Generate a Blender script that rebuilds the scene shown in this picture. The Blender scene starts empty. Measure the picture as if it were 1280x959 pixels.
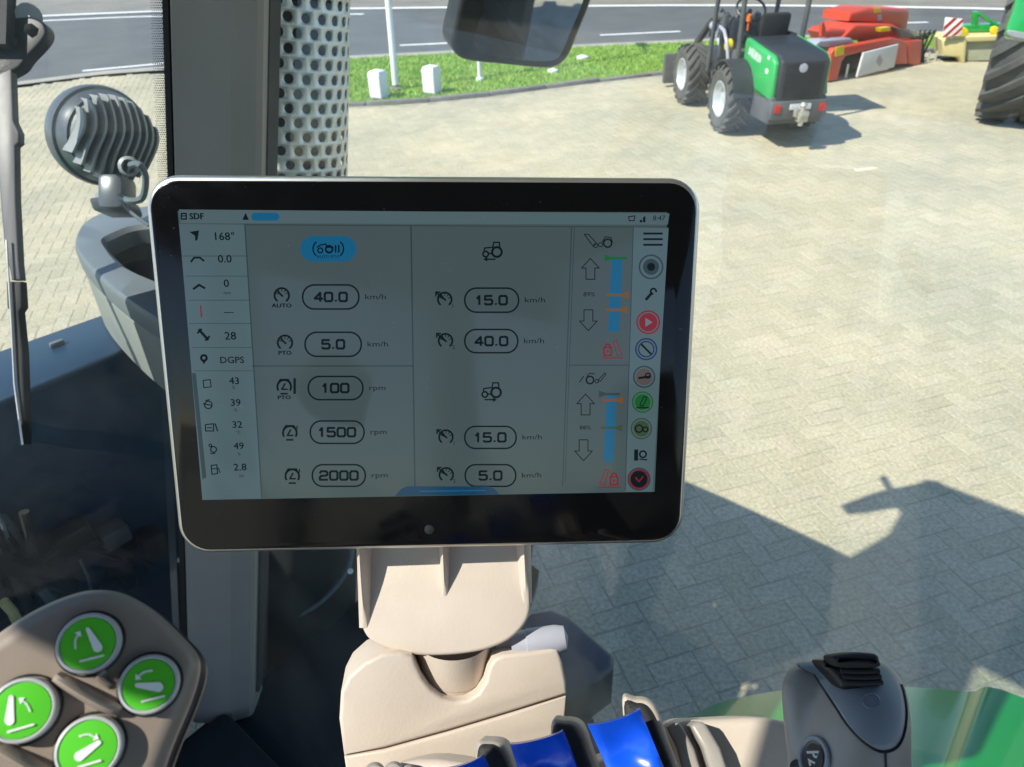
import bpy, bmesh, math, random
import numpy as np
from math import sin, cos, pi, radians
random.seed(7); rng = np.random.default_rng(7)
V = lambda *a: np.array(a, float)

# ------------------------------------------------------------------ camera, sky, sun, exposure
F = 931.0; CAM = V(0, 0, 2.7); PITCH = radians(33.3); ROLL = radians(-2.0)
FW = V(0, cos(PITCH), -sin(PITCH)); _r = V(1, 0, 0); _u = np.cross(_r, FW)
RT = cos(ROLL)*_r + sin(ROLL)*_u; UP = -sin(ROLL)*_r + cos(ROLL)*_u
scene = bpy.context.scene
COL = scene.collection
from mathutils import Matrix, Vector
cd = bpy.data.cameras.new('camera'); cam = bpy.data.objects.new('camera', cd); COL.objects.link(cam)
cd.sensor_width = 36; cd.lens = F/1280*36; cd.clip_start = .02; cd.clip_end = 3000
M = Matrix.Identity(4)
for i in range(3):
    M[i][0] = RT[i]; M[i][1] = UP[i]; M[i][2] = -FW[i]; M[i][3] = CAM[i]
cam.matrix_world = M
cd.dof.use_dof = True; cd.dof.focus_distance = .46; cd.dof.aperture_fstop = 20
scene.camera = cam

SUN = V(.75, .38, -1.0)                       # direction the light travels
el = math.atan2(1.0, math.hypot(.75, .38)); az = math.atan2(-.75, -.38)   # azimuth of the sun, from +Y clockwise
w = bpy.data.worlds.new('World'); scene.world = w; w.use_nodes = True
nt = w.node_tree; sky = nt.nodes.new('ShaderNodeTexSky'); sky.sky_type = 'NISHITA'; sky.sun_disc = False
sky.sun_elevation = el; sky.sun_rotation = az; sky.dust_density = .3; sky.air_density = 1.0; sky.ozone_density = 3.0
nt.links.new(sky.outputs[0], nt.nodes['Background'].inputs[0]); nt.nodes['Background'].inputs[1].default_value = .15
sl = bpy.data.lights.new('sun', 'SUN'); so = bpy.data.objects.new('sun', sl); COL.objects.link(so)
sl.energy = 4.6; sl.angle = radians(.55); sl.color = (1, .93, .82)
so.rotation_euler = Vector(SUN).to_track_quat('-Z', 'Y').to_euler(); so.location = (-6, -3, 9)
vs = scene.view_settings; vs.view_transform = 'Standard'; vs.look = 'None'; vs.gamma = 1; vs.use_curve_mapping = False
vs.exposure = .66

# ------------------------------------------------------------------ helpers
def ray(x, y): return RT*((x-640)/F) - UP*((y-479.5)/F) + FW
def at(x, y, d): return CAM + ray(x, y)*d                       # pixel + depth along the axis
def gz(x, y, z=0.0):
    r = ray(x, y); return CAM + r*((z-CAM[2])/r[2])
def nrm(v): return v/np.linalg.norm(v)
HD = radians(49)
TF = V(-sin(HD), cos(HD), 0); TR_ = V(cos(HD), sin(HD), 0)
def T(lat, fwd, z): return TR_*lat + TF*fwd + V(0, 0, z)       # own tractor's frame

class Fr:
    """a flat working plane in the world: origin, x axis, y axis, normal"""
    def __init__(s, o, n, up=None):
        s.o = np.array(o, float); s.n = nrm(np.array(n, float)); up = V(0, 0, 1) if up is None else up
        s.x = nrm(np.cross(up, s.n)); s.y = np.cross(s.n, s.x)
    def uv(s, px, py):
        r = ray(px, py); t = ((s.o-CAM)@s.n)/(r@s.n); p = CAM+r*t-s.o; return (p@s.x, p@s.y)
    def pt(s, u, v, h=0): return s.o + s.x*u + s.y*v + s.n*h
    def px(s, px, py, h=0): return s.pt(*s.uv(px, py), h)

class MB:
    def __init__(s): s.v = []; s.f = []
    def add(s, vs, fs):
        k = len(s.v); s.v += [tuple(map(float, p)) for p in vs]; s.f += [tuple(i+k for i in f) for f in fs]; return s
    def box(s, o, ax, ay, az_, c=0.0):
        """box with corner-chamfer c from centre o and half axes"""
        o, ax, ay, az_ = map(np.array, (o, ax, ay, az_))
        bm = bmesh.new(); bmesh.ops.create_cube(bm, size=2)
        la, lb, lc = [np.linalg.norm(a) for a in (ax, ay, az_)]
        for q in bm.verts: q.co = Vector((q.co.x*la, q.co.y*lb, q.co.z*lc))
        if c > 0: bmesh.ops.bevel(bm, geom=list(bm.edges), offset=min(c, .9*min(la, lb, lc)), segments=2, affect='EDGES', profile=.5)
        bm.verts.index_update()
        na, nb, nc = ax/la, ay/lb, az_/lc
        s.add([o+na*q.co.x+nb*q.co.y+nc*q.co.z for q in bm.verts], [[q.index for q in f.verts] for f in bm.faces]); bm.free(); return s
    def tube(s, pts, r, n=10, cap=True):
        pts = [np.array(p, float) for p in pts]; m = len(pts); rr = r if hasattr(r, '__len__') else [r]*m
        prev = None; rings = []
        for i, p in enumerate(pts):
            t = nrm(pts[min(i+1, m-1)]-pts[max(i-1, 0)])
            a = np.cross(t, V(0, 0, 1) if abs(t[2]) < .9 else V(1, 0, 0)) if prev is None else prev - t*(prev@t)
            a = nrm(a); prev = a; b = np.cross(t, a)
            rings.append([p+(a*cos(2*pi*k/n)+b*sin(2*pi*k/n))*rr[i] for k in range(n)])
        vs = [q for g in rings for q in g]; fs = []
        for i in range(m-1):
            for k in range(n): fs.append((i*n+k, i*n+(k+1) % n, (i+1)*n+(k+1) % n, (i+1)*n+k))
        if cap: fs.append(tuple(range(n))[::-1]); fs.append(tuple((m-1)*n+k for k in range(n)))
        return s.add(vs, fs)
    def lathe(s, o, axis, prof, n=32, ref=None):
        """prof: list of (distance along axis, radius)"""
        axis = nrm(np.array(axis, float)); ref = V(0, 0, 1) if ref is None else ref
        if abs(axis@ref) > .95: ref = V(1, 0, 0)
        a = nrm(np.cross(axis, ref)); b = np.cross(axis, a); vs = []; fs = []
        for (h, r) in prof:
            for k in range(n): vs.append(o+axis*h+(a*cos(2*pi*k/n)+b*sin(2*pi*k/n))*max(r, 1e-5))
        for i in range(len(prof)-1):
            for k in range(n): fs.append((i*n+k, i*n+(k+1) % n, (i+1)*n+(k+1) % n, (i+1)*n+k))
        return s.add(vs, fs)
    def slab(s, fr, uv, h=0.0, t=.01, bev=0.0, dome=0.0, segs=3, hf=None, rings=6):
        """solid with outline uv on frame fr, front at height h, thickness t, rounded front edge, optional dome or height field"""
        uv = np.array(uv, float); n = len(uv)
        ar = .5*sum(uv[i][0]*uv[(i+1) % n][1]-uv[(i+1) % n][0]*uv[i][1] for i in range(n))
        if ar < 0: uv = uv[::-1]
        d = np.roll(uv, -1, 0)-uv; d /= np.linalg.norm(d, axis=1)[:, None]+1e-12
        nn = np.stack([d[:, 1], -d[:, 0]], 1); vn = nn+np.roll(nn, 1, 0); vn /= np.linalg.norm(vn, axis=1)[:, None]+1e-9
        f0 = hf if hf else (lambda u, v: 0.0)
        lay = [(uv, -t, False), (uv, -bev, True)]
        if bev > 0:
            for k in range(1, segs+1):
                a = k/segs*pi/2; lay.append((uv-vn*bev*(1-cos(a)), -bev*(1-sin(a)), True))
        last = lay[-1][0]; c = last.mean(0)
        if dome or hf:
            for k in range(1, rings):
                q = 1-k/rings; lay.append((c+(last-c)*q, dome*(1-q*q), True))
        vs = []; fs = []
        for (q, hh, top) in lay:
            for (u, v) in q: vs.append(fr.pt(u, v, h+hh+(f0(u, v) if top else 0)))
        m = len(lay)
        for i in range(m-1):
            for k in range(n): fs.append((i*n+k, i*n+(k+1) % n, (i+1)*n+(k+1) % n, (i+1)*n+k))
        fs.append(tuple(range(n))[::-1])
        if dome or hf:
            vs.append(fr.pt(c[0], c[1], h+dome+f0(*c)))
            for k in range(n): fs.append(((m-1)*n+k, (m-1)*n+(k+1) % n, m*n))
        else: fs.append(tuple((m-1)*n+k for k in range(n)))
        return s.add(vs, fs)
    def build(s, name, material, parent=None, smooth=40, loc=None):
        me = bpy.data.meshes.new(name); org = world_loc(parent) if parent is not None else (V(0, 0, 0) if loc is None else np.array(loc))
        me.from_pydata([tuple(np.array(p)-org) for p in s.v], [], s.f); me.validate()
        bm = bmesh.new(); bm.from_mesh(me); bmesh.ops.recalc_face_normals(bm, faces=bm.faces); bm.to_mesh(me); bm.free()
        if smooth:
            me.polygons.foreach_set('use_smooth', [True]*len(me.polygons)); me.set_sharp_from_angle(angle=radians(smooth))
        me.materials.append(material)
        o = bpy.data.objects.new(name, me); COL.objects.link(o)
        if parent is not None: o.parent = parent
        else: o.location = org
        return o
def world_loc(o):
    p = V(0, 0, 0)
    while o is not None: p = p+np.array(o.location); o = o.parent
    return p
def tag(o, label=None, cat=None, group=None, kind=None):
    for k, v in (('label', label), ('category', cat), ('group', group), ('kind', kind)):
        if v: o[k] = v
    return o
def thing(name, label, cat, loc, group=None):
    o = bpy.data.objects.new(name, None); COL.objects.link(o); o.location = tuple(loc); o.empty_display_size = .1
    return tag(o, label, cat, group)
def smooth_poly(pts, n=6, closed=True):
    """Catmull-Rom through 2-D points"""
    P = np.array(pts, float); m = len(P); out = []
    for i in range(m if closed else m-1):
        if closed: a, b, c, d = P[(i-1) % m], P[i], P[(i+1) % m], P[(i+2) % m]
        else: a, b, c, d = P[max(i-1, 0)], P[i], P[i+1], P[min(i+2, m-1)]
        for k in range(n):
            t = k/n; out.append(.5*((2*b)+(c-a)*t+(2*a-5*b+4*c-d)*t*t+(3*b-a-3*c+d)*t**3))
    if not closed: out.append(P[-1])
    return np.array(out)
def rrect(x0, y0, x1, y1, r, n=6):
    o = []
    for (cx, cy, a) in ((x1-r, y1-r, 0), (x0+r, y1-r, 90), (x0+r, y0+r, 180), (x1-r, y0+r, 270)):
        for k in range(n+1): q = radians(a+90*k/n); o.append((cx+r*cos(q), cy+r*sin(q)))
    return o
def circ(cx, cy, r, n=32): return [(cx+r*cos(2*pi*k/n), cy+r*sin(2*pi*k/n)) for k in range(n)]

# ------------------------------------------------------------------ materials
def mat(name, col, rough=.5, metal=0., spec=.5, var=0., vscale=8., bump=0., bscale=60., emis=None, estr=1., coat=0., col2=None, aniso=None):
    m = bpy.data.materials.new(name); m.use_nodes = True; N = m.node_tree.nodes; L = m.node_tree.links
    b = N['Principled BSDF']; b.inputs['Base Color'].default_value = (*col, 1); b.inputs['Roughness'].default_value = rough
    b.inputs['Metallic'].default_value = metal; b.inputs['Specular IOR Level'].default_value = spec; b.inputs['Coat Weight'].default_value = coat
    tc = N.new('ShaderNodeTexCoord')
    if var or col2:
        no = N.new('ShaderNodeTexNoise'); no.inputs['Scale'].default_value = vscale; no.inputs['Detail'].default_value = 6; no.inputs['Roughness'].default_value = .6
        L.new(tc.outputs['Object'], no.inputs['Vector'])
        rp = N.new('ShaderNodeValToRGB'); rp.color_ramp.elements[0].position = .3; rp.color_ramp.elements[1].position = .7
        c = np.array(col); c2 = np.array(col2) if col2 else c*(1+var); c1 = c if col2 else c*(1-var)
        rp.color_ramp.elements[0].color = (*np.clip(c1, 0, 1), 1); rp.color_ramp.elements[1].color = (*np.clip(c2, 0, 1), 1)
        L.new(no.outputs['Fac'], rp.inputs['Fac']); L.new(rp.outputs['Color'], b.inputs['Base Color'])
        mr = N.new('ShaderNodeMapRange'); mr.inputs['To Min'].default_value = max(rough-.1, .03); mr.inputs['To Max'].default_value = min(rough+.12, 1)
        L.new(no.outputs['Fac'], mr.inputs['Value']); L.new(mr.outputs['Result'], b.inputs['Roughness'])
    if bump:
        n2 = N.new('ShaderNodeTexNoise'); n2.inputs['Scale'].default_value = bscale; n2.inputs['Detail'].default_value = 4
        L.new(tc.outputs['Object'], n2.inputs['Vector'])
        bp = N.new('ShaderNodeBump'); bp.inputs['Strength'].default_value = bump; bp.inputs['Distance'].default_value = .3/bscale
        L.new(n2.outputs['Fac'], bp.inputs['Height']); L.new(bp.outputs['Normal'], b.inputs['Normal'])
    if emis: b.inputs['Emission Color'].default_value = (*emis, 1); b.inputs['Emission Strength'].default_value = estr
    return m
def glass_mat(name, tint, dust_glare=.0):
    m = bpy.data.materials.new(name); m.use_nodes = True; N = m.node_tree.nodes; L = m.node_tree.links; N.clear()
    o = N.new('ShaderNodeOutputMaterial'); mx = N.new('ShaderNodeMixShader'); tr = N.new('ShaderNodeBsdfTransparent'); gl = N.new('ShaderNodeBsdfGlossy')
    fr = N.new('ShaderNodeFresnel'); fr.inputs['IOR'].default_value = 1.5
    tr.inputs[0].default_value = (*tint, 1); gl.inputs['Roughness'].default_value = .02
    L.new(fr.outputs[0], mx.inputs[0]); L.new(tr.outputs[0], mx.inputs[1]); L.new(gl.outputs[0], mx.inputs[2]); last = mx
    if dust_glare:  # dust film whose pale patches also stand in for window glare
        tl_ = N.new('ShaderNodeBsdfTranslucent'); tl_.inputs[0].default_value = (.85, .87, .80, 1); df = N.new('ShaderNodeBsdfDiffuse'); df.inputs[0].default_value = (.8, .8, .74, 1)
        a = N.new('ShaderNodeMixShader'); a.inputs[0].default_value = .5; L.new(tl_.outputs[0], a.inputs[1]); L.new(df.outputs[0], a.inputs[2])
        tc = N.new('ShaderNodeTexCoord'); no = N.new('ShaderNodeTexNoise'); no.inputs['Scale'].default_value = 3.5; no.inputs['Detail'].default_value = 9; no.inputs['Roughness'].default_value = .7
        L.new(tc.outputs['Object'], no.inputs['Vector']); mr = N.new('ShaderNodeMapRange'); mr.inputs['From Min'].default_value = .40; mr.inputs['From Max'].default_value = .64; mr.inputs['To Min'].default_value = dust_glare*.35; mr.inputs['To Max'].default_value = dust_glare*2.0
        L.new(no.outputs['Fac'], mr.inputs['Value']); b = N.new('ShaderNodeMixShader'); L.new(mr.outputs[0], b.inputs[0]); L.new(mx.outputs[0], b.inputs[1]); L.new(a.outputs[0], b.inputs[2]); last = b
    L.new(last.outputs[0], o.inputs[0]); return m

MT = dict(
    beige=mat('beige_plastic', (.54, .455, .39), .47, var=.07, vscale=14, bump=.25, bscale=500),
    warm_grey=mat('warm_grey_plastic', (.27, .215, .18), .42, var=.06, vscale=25, bump=.15, bscale=1100),
    lilac_grey=mat('lilac_grey_plastic', (.36, .36, .42), .32, var=.04, vscale=20),
    grip_grey=mat('grip_grey_plastic', (.33, .30, .275), .42, var=.05, vscale=25, bump=.12, bscale=1200),
    grip_blue=mat('grip_panel_plastic', (.24, .265, .30), .38, var=.04, vscale=25, bump=.08, bscale=1200),
    black=mat('black_plastic', (.012, .013, .014), .42, var=.2, vscale=12),
    rubber=mat('black_rubber', (.018, .018, .019), .7, var=.25, vscale=10, bump=.2, bscale=120),
    gloss_black=mat('black_screen_glass', (.003, .003, .0035), .06, spec=.32),
    alu=mat('brushed_frame_metal', (.62, .60, .57), .3, metal=.9, var=.05),
    blue=mat('blue_lever_plastic', (.006, .085, .72), .24, spec=.6, var=.05, vscale=40),
    ring=mat('button_ring_plastic', (.48, .48, .49), .35, var=.04),
    green_btn=mat('green_button_plastic', (.10, .55, .035), .3, var=.06, vscale=30),
    white_print=mat('white_print', (.85, .85, .83), .45),
    black_print=mat('black_print', (.012, .012, .012), .5),
    pillar=mat('pillar_plastic', (.29, .268, .236), .5, var=.05, vscale=14, bump=.15, bscale=500),
    dark_mat=mat('dark_floor_rubber', (.008, .012, .018), .85, var=.25, vscale=18, bump=.2, bscale=200),
    cover=mat('dark_cover_plastic', (.014, .038, .07), .42, var=.12, vscale=5, bump=.08, bscale=300),
    grey_housing=mat('grey_housing_plastic', (.20, .215, .19), .5, var=.09, vscale=9, bump=.15, bscale=240),
    grey_rim=mat('grey_rim_plastic', (.12, .14, .15), .4, var=.1, vscale=12),
    lamp_alu=mat('cast_grey_metal', (.27, .29, .285), .5, metal=.15, var=.12, vscale=20, bump=.15, bscale=250),
    lamp_dark=mat('lamp_bezel_metal', (.10, .115, .125), .32, metal=.3, var=.12),
    steel=mat('galvanised_shield', (.66, .68, .65), .42, metal=.6, var=.13, vscale=9),
    pipe=mat('dark_inner_pipe', (.012, .015, .015), .7, var=.2),
    cable=mat('grey_cable', (.10, .13, .14), .5),
    tgreen=mat('green_paint', (.012, .30, .055), .16, spec=.6, coat=.6, var=.06, vscale=3),
    lgreen=mat('loader_green_paint', (.012, .40, .085), .32, coat=.3, col2=(.03, .34, .09), vscale=5),
    anthracite=mat('anthracite_paint', (.058, .067, .076), .5, col2=(.10, .10, .095), vscale=6),
    dark_grille=mat('dark_grille', (.022, .027, .034), .5, var=.15, vscale=8),
    tyre=mat('tyre_rubber', (.035, .037, .038), .75, var=.25, vscale=6, bump=.25, bscale=80),
    tyre_dust=mat('dusty_tyre_rubber', (.055, .056, .054), .8, col2=(.10, .098, .088), vscale=4, bump=.2, bscale=60),
    rim=mat('silver_rim', (.55, .57, .58), .35, metal=.4, var=.1),
    seat=mat('seat_fabric', (.015, .016, .018), .85, var=.2, bump=.3, bscale=200),
    red=mat('mower_red_paint', (.66, .055, .02), .42, coat=.15, col2=(.50, .075, .04), vscale=5, bump=.1, bscale=30),
    yellow=mat('yellow_plastic', (.75, .56, .01), .4, var=.06),
    cream=mat('cream_paint', (.64, .56, .27), .5, var=.08, vscale=4),
    lime_grey=mat('dull_cream_cover', (.36, .38, .27), .6, var=.12, vscale=5),
    board=mat('white_board', (.62, .62, .62), .5, var=.05),
    bollard=mat('white_bollard_paint', (.74, .77, .78), .55, var=.06, vscale=7),
    lens_red=mat('red_lens', (.45, .02, .015), .2),
    orange=mat('orange_lens', (.7, .14, .01), .25),
    hitchmetal=mat('worn_hitch_metal', (.45, .43, .36), .45, metal=.5, var=.3, vscale=30),
    road_white=mat('road_paint', (.72, .73, .70), .7, var=.12, vscale=6),
    wiper=mat('grey_wiper_paint', (.085, .082, .09), .45, var=.1, vscale=20),
    headliner=mat('headliner_fabric', (.045, .045, .047), .9, var=.1, bump=.2, bscale=300),
    mirror=mat('mirror_silver', (.72, .76, .80), .015, metal=1.0),
    concrete=mat('kerb_concrete', (.17, .165, .145), .85, var=.25, vscale=12, bump=.4, bscale=60),
    glass=glass_mat('cab_glass', (.90, .95, .94)), dusty_glare=glass_mat('dusty_glare_cab_glass', (.91, .96, .96), .034),
)
def ui(name, col, k=.72):
    return mat(name, (.004, .004, .004), .10, spec=.26, emis=col, estr=k)
UI = dict(bg=ui('display_background', (.045, .068, .073)), light=ui('display_pale_panel', (.060, .100, .114)),
          ink=mat('display_ink', (.003, .003, .003), .2, spec=.10, emis=(.001, .006, .009), estr=.6), grey=ui('display_grey_line', (.018, .036, .042)), blue=ui('display_blue', (.003, .085, .18)),
          deep=ui('display_deep_blue', (.001, .035, .085)), red=ui('display_red', (.16, .006, .014)), orange=ui('display_orange', (.14, .055, .012)),
          green=ui('display_green', (.005, .085, .016)), white=ui('display_white', (.10, .14, .15)), olive=ui('display_olive', (.03, .055, .03)),
          brown=ui('display_brown', (.07, .055, .05)), navy=ui('display_navy', (.006, .02, .075)))

def smear(m):
    N = m.node_tree.nodes; L = m.node_tree.links; b = N['Principled BSDF']; tc = N.new('ShaderNodeTexCoord')
    a = N.new('ShaderNodeTexNoise'); a.inputs['Scale'].default_value = 9; a.inputs['Detail'].default_value = 8; a.inputs['Distortion'].default_value = 1.5; L.new(tc.outputs['Object'], a.inputs['Vector'])
    r = N.new('ShaderNodeMapRange'); r.inputs['From Min'].default_value = .42; r.inputs['From Max'].default_value = .7; r.inputs['To Min'].default_value = .06; r.inputs['To Max'].default_value = .26; L.new(a.outputs['Fac'], r.inputs['Value']); L.new(r.outputs[0], b.inputs['Roughness'])
    v = N.new('ShaderNodeTexNoise'); v.inputs['Scale'].default_value = 520; v.inputs['Detail'].default_value = 2; L.new(tc.outputs['Object'], v.inputs['Vector'])
    q = N.new('ShaderNodeValToRGB'); q.color_ramp.elements[0].position = .735; q.color_ramp.elements[1].position = .84; q.color_ramp.elements[0].color = b.inputs['Base Color'].default_value; q.color_ramp.elements[1].color = (.06, .06, .057, 1)
    L.new(v.outputs['Fac'], q.inputs['Fac']); L.new(q.outputs[0], b.inputs['Base Color'])
smear(MT['gloss_black']); smear(UI['bg']); smear(UI['light'])
# paving, with a colour of its own for every stone
def paver_mat(name):
    m = mat(name, (.3, .29, .25), .85); N = m.node_tree.nodes; L = m.node_tree.links; b = N['Principled BSDF']
    geo = N.new('ShaderNodeNewGeometry'); oi = N.new('ShaderNodeObjectInfo')
    ad = N.new('ShaderNodeMath'); ad.operation = 'ADD'; L.new(geo.outputs['Random Per Island'], ad.inputs[0]); L.new(oi.outputs['Random'], ad.inputs[1])
    fc = N.new('ShaderNodeMath'); fc.operation = 'FRACT'; L.new(ad.outputs[0], fc.inputs[0])
    r1 = N.new('ShaderNodeValToRGB'); r1.color_ramp.elements[0].color = (0.390, 0.358, 0.271, 1); r1.color_ramp.elements[1].color = (0.446, 0.413, 0.319, 1)
    e = r1.color_ramp.elements.new(.5); e.color = (0.414, 0.380, 0.291, 1); e = r1.color_ramp.elements.new(.8); e.color = (0.432, 0.387, 0.308, 1)
    L.new(fc.outputs[0], r1.inputs['Fac'])
    big = N.new('ShaderNodeTexNoise'); big.inputs['Scale'].default_value = .7; big.inputs['Detail'].default_value = 7; big.inputs['Roughness'].default_value = .65
    L.new(geo.outputs['Position'], big.inputs['Vector'])
    r2 = N.new('ShaderNodeValToRGB'); r2.color_ramp.elements[0].position = .36; r2.color_ramp.elements[1].position = .66
    r2.color_ramp.elements[0].color = (.88, .90, .84, 1); r2.color_ramp.elements[1].color = (1.20, 1.15, 1.02, 1)
    L.new(big.outputs['Fac'], r2.inputs['Fac'])
    fine = N.new('ShaderNodeTexNoise'); fine.inputs['Scale'].default_value = 55; fine.inputs['Detail'].default_value = 5; fine.inputs['Roughness'].default_value = .7
    L.new(geo.outputs['Position'], fine.inputs['Vector'])
    r3 = N.new('ShaderNodeValToRGB'); r3.color_ramp.elements[0].position = .33; r3.color_ramp.elements[1].position = .68
    r3.color_ramp.elements[0].color = (.66, .66, .64, 1); r3.color_ramp.elements[1].color = (1.3, 1.3, 1.28, 1)
    L.new(fine.outputs['Fac'], r3.inputs['Fac'])
    m1 = N.new('ShaderNodeMixRGB'); m1.blend_type = 'MULTIPLY'; m1.inputs[0].default_value = 1; L.new(r1.outputs[0], m1.inputs[1]); L.new(r2.outputs[0], m1.inputs[2])
    m2 = N.new('ShaderNodeMixRGB'); m2.blend_type = 'MULTIPLY'; m2.inputs[0].default_value = 1; L.new(m1.outputs[0], m2.inputs[1]); L.new(r3.outputs[0], m2.inputs[2])
    L.new(m2.outputs[0], b.inputs['Base Color'])
    bp = N.new('ShaderNodeBump'); bp.inputs['Strength'].default_value = .55; bp.inputs['Distance'].default_value = .004
    L.new(fine.outputs['Fac'], bp.inputs['Height']); L.new(bp.outputs['Normal'], b.inputs['Normal'])
    return m
MT['paver'] = paver_mat('concrete_paver')
MT['joint'] = mat('joint_sand', (.33, .305, .235), .95, var=.25, vscale=5, bump=.4, bscale=40)
MT['asphalt'] = mat('asphalt', (.105, .112, .112), .85, var=.14, vscale=1.2, bump=.35, bscale=90)
MT['turf'] = mat('turf_soil', (.14, .27, .035), .9, col2=(.24, .27, .07), vscale=2.0, bump=.5, bscale=30)
MT['path'] = mat('pale_concrete_strip', (.34, .32, .27), .9, var=.15, vscale=2, bump=.3, bscale=50)
MT['far'] = mat('far_paving', (.20, .19, .165), .9, var=.15, vscale=.8, bump=.3, bscale=40)
def grass_mat():
    m = mat('grass_blade', (.13, .33, .02), .55); N = m.node_tree.nodes; L = m.node_tree.links
    g = N.new('ShaderNodeNewGeometry'); r = N.new('ShaderNodeValToRGB'); r.color_ramp.elements[0].color = (.15, .36, .02, 1); r.color_ramp.elements[1].color = (.33, .50, .07, 1)
    L.new(g.outputs['Random Per Island'], r.inputs['Fac']); L.new(r.outputs[0], N['Principled BSDF'].inputs['Base Color']); return m
MT['grass'] = grass_mat()

# ------------------------------------------------------------------ the setting: yard, kerb, verge, road
def sheet(name, pts, z, material, label=None):
    b = MB(); b.add([V(p[0], p[1], z) for p in pts], [tuple(range(len(pts)))])
    o = b.build(name, material, smooth=0); tag(o, kind='structure'); return o
ground = sheet('ground', [(-700, -700), (700, -700), (700, 700), (-700, 700)], -.06, MT['far'])
yard = sheet('yard', [(-30, -20), (30, -20), (30, 15.2), (4, 14.1), (-30, 13.0)], -.0030, MT['joint'])

# pixel outlines traced on the ground
kerb_px = [(300, 136), (345, 135), (400, 134), (440, 133), (490, 131.5), (560, 126), (620, 119.5), (700, 109), (780, 99), (860, 90.5), (940, 83), (1020, 76), (1100, 69), (1180, 63), (1290, 56)]
edge_px = [(-60, 113), (20, 104), (110, 92), (200, 81), (320, 77), (435, 70.5), (560, 64), (700, 57.5), (860, 50), (1020, 44), (1160, 40), (1300, 37)]
far_px = [(-80, 27), (0, 23.5), (100, 19), (200, 15), (330, 13), (440, 12), (560, 10.5), (700, 9), (820, 8), (940, 8), (1060, 9), (1180, 11), (1300, 14)]
K = np.array([gz(*p)[:2] for p in smooth_poly(kerb_px, 4, False)])
E_ = np.array([gz(*p)[:2] for p in smooth_poly(edge_px, 4, False)])
FR_ = np.array([gz(*p)[:2] for p in smooth_poly(far_px, 4, False)])
def band(A, B, z, name, material):
    """ruled strip between two polylines resampled to the same count"""
    n = 60; q = []
    for P in (A, B):
        s = np.r_[0, np.cumsum(np.linalg.norm(np.diff(P, axis=0), axis=1))]; u = np.linspace(0, s[-1], n)
        q.append(np.stack([np.interp(u, s, P[:, 0]), np.interp(u, s, P[:, 1])], 1))
    b = MB(); vs = [V(*p, z) for p in q[0]]+[V(*p, z) for p in q[1]]
    b.add(vs, [(i, i+1, n+i+1, n+i) for i in range(n-1)]); o = b.build(name, material, smooth=0); tag(o, kind='structure'); return o
def offset(P, d):
    t = np.gradient(P, axis=0); t /= np.linalg.norm(t, axis=1)[:, None]; return P+np.stack([-t[:, 1], t[:, 0]], 1)*d
def ext(P, a=60):
    return np.vstack([P[0]-nrm(P[1]-P[0])*a, P, P[-1]+nrm(P[-1]-P[-2])*a])
EV = offset(E_, -.35); EV = EV[EV[:, 0] > K[0, 0]-.9]
verge_soil = band(np.vstack([K, K[-1]+nrm(K[-1]-K[-2])*30]), np.vstack([EV, EV[-1]+nrm(EV[-1]-EV[-2])*30]), .004, 'verge', MT['turf'])
road = band(ext(E_), ext(FR_), .0, 'road', MT['asphalt'])
edging = band(ext(offset(E_, -.36)), ext(offset(E_, .02)), .009, 'road_edge_strip', MT['path'])
far_p = band(ext(FR_), ext(offset(FR_, 30)), .005, 'far_pavement', MT['far'])
farline = band(ext(offset(FR_, -.05)), ext(offset(FR_, .30)), .012, 'far_edge_line', MT['road_white'])
far2 = offset(FR_, -1.15)
l2 = far2[:22]
band(l2, offset(l2, .22), .005, 'lane_edge_line', MT['road_white'])
def dash(px0, px1, wdt, name='centre_line_dash'):
    a, b_ = gz(*px0)[:2], gz(*px1)[:2]; d = nrm(b_-a); nn = np.array([-d[1], d[0]])*wdt/2
    b = MB(); b.add([V(*(a-nn), .005), V(*(b_-nn), .005), V(*(b_+nn), .005), V(*(a+nn), .005)], [(0, 1, 2, 3)])
    tag(b.build(name, MT['road_white'], smooth=0), kind='structure')
dash((103, 89), (232, 77), .16); dash((500, 57), (640, 50.5), .15); dash((750, 44.2), (850, 39.5), .15); dash((1070, 31), (1160, 28), .15)
dash((330, 68), (395, 63.5), .15)

# pavers in herringbone bond: the ones that show largest are objects, the rest one mesh
PL, PW, JT = .21, .105, .004
yaw = radians(17); ca, sa = cos(yaw), sin(yaw)
def hb():
    out = []
    for i in range(-160, 200):
        for j in range(-90, 100):
            # herringbone lattice: step (1,1) along the diagonal and (2,-2) across
            x = (i + 2*j)*PW; y = (i - 2*j)*PW
            out.append((x+PL/2, y+PW/2, 0)); out.append((x+PW/2+0, y+PW+PL/2, 1))
    return out
cells = []
for (x, y, o) in hb():
    X = ca*x-sa*y; Y = sa*x+ca*y+6.5
    if not (-11 < X < 11 and 1.0 < Y < 15.4): continue
    kx = np.interp(X, K[:, 0], K[:, 1], left=99, right=K[-1, 1]) if X > K[0, 0] else np.interp(X, E_[:, 0], E_[:, 1])-.45
    if Y > kx-.17: continue
    v = V(X, Y, 0)-CAM; d = v@FW; px = 640+F*(v@RT)/d; py = 479.5-F*(v@UP)/d
    if -120 < px < 1400 and py < 1100: cells.append((py, px, X, Y, o))
cells.sort(key=lambda c: -c[0])
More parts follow.
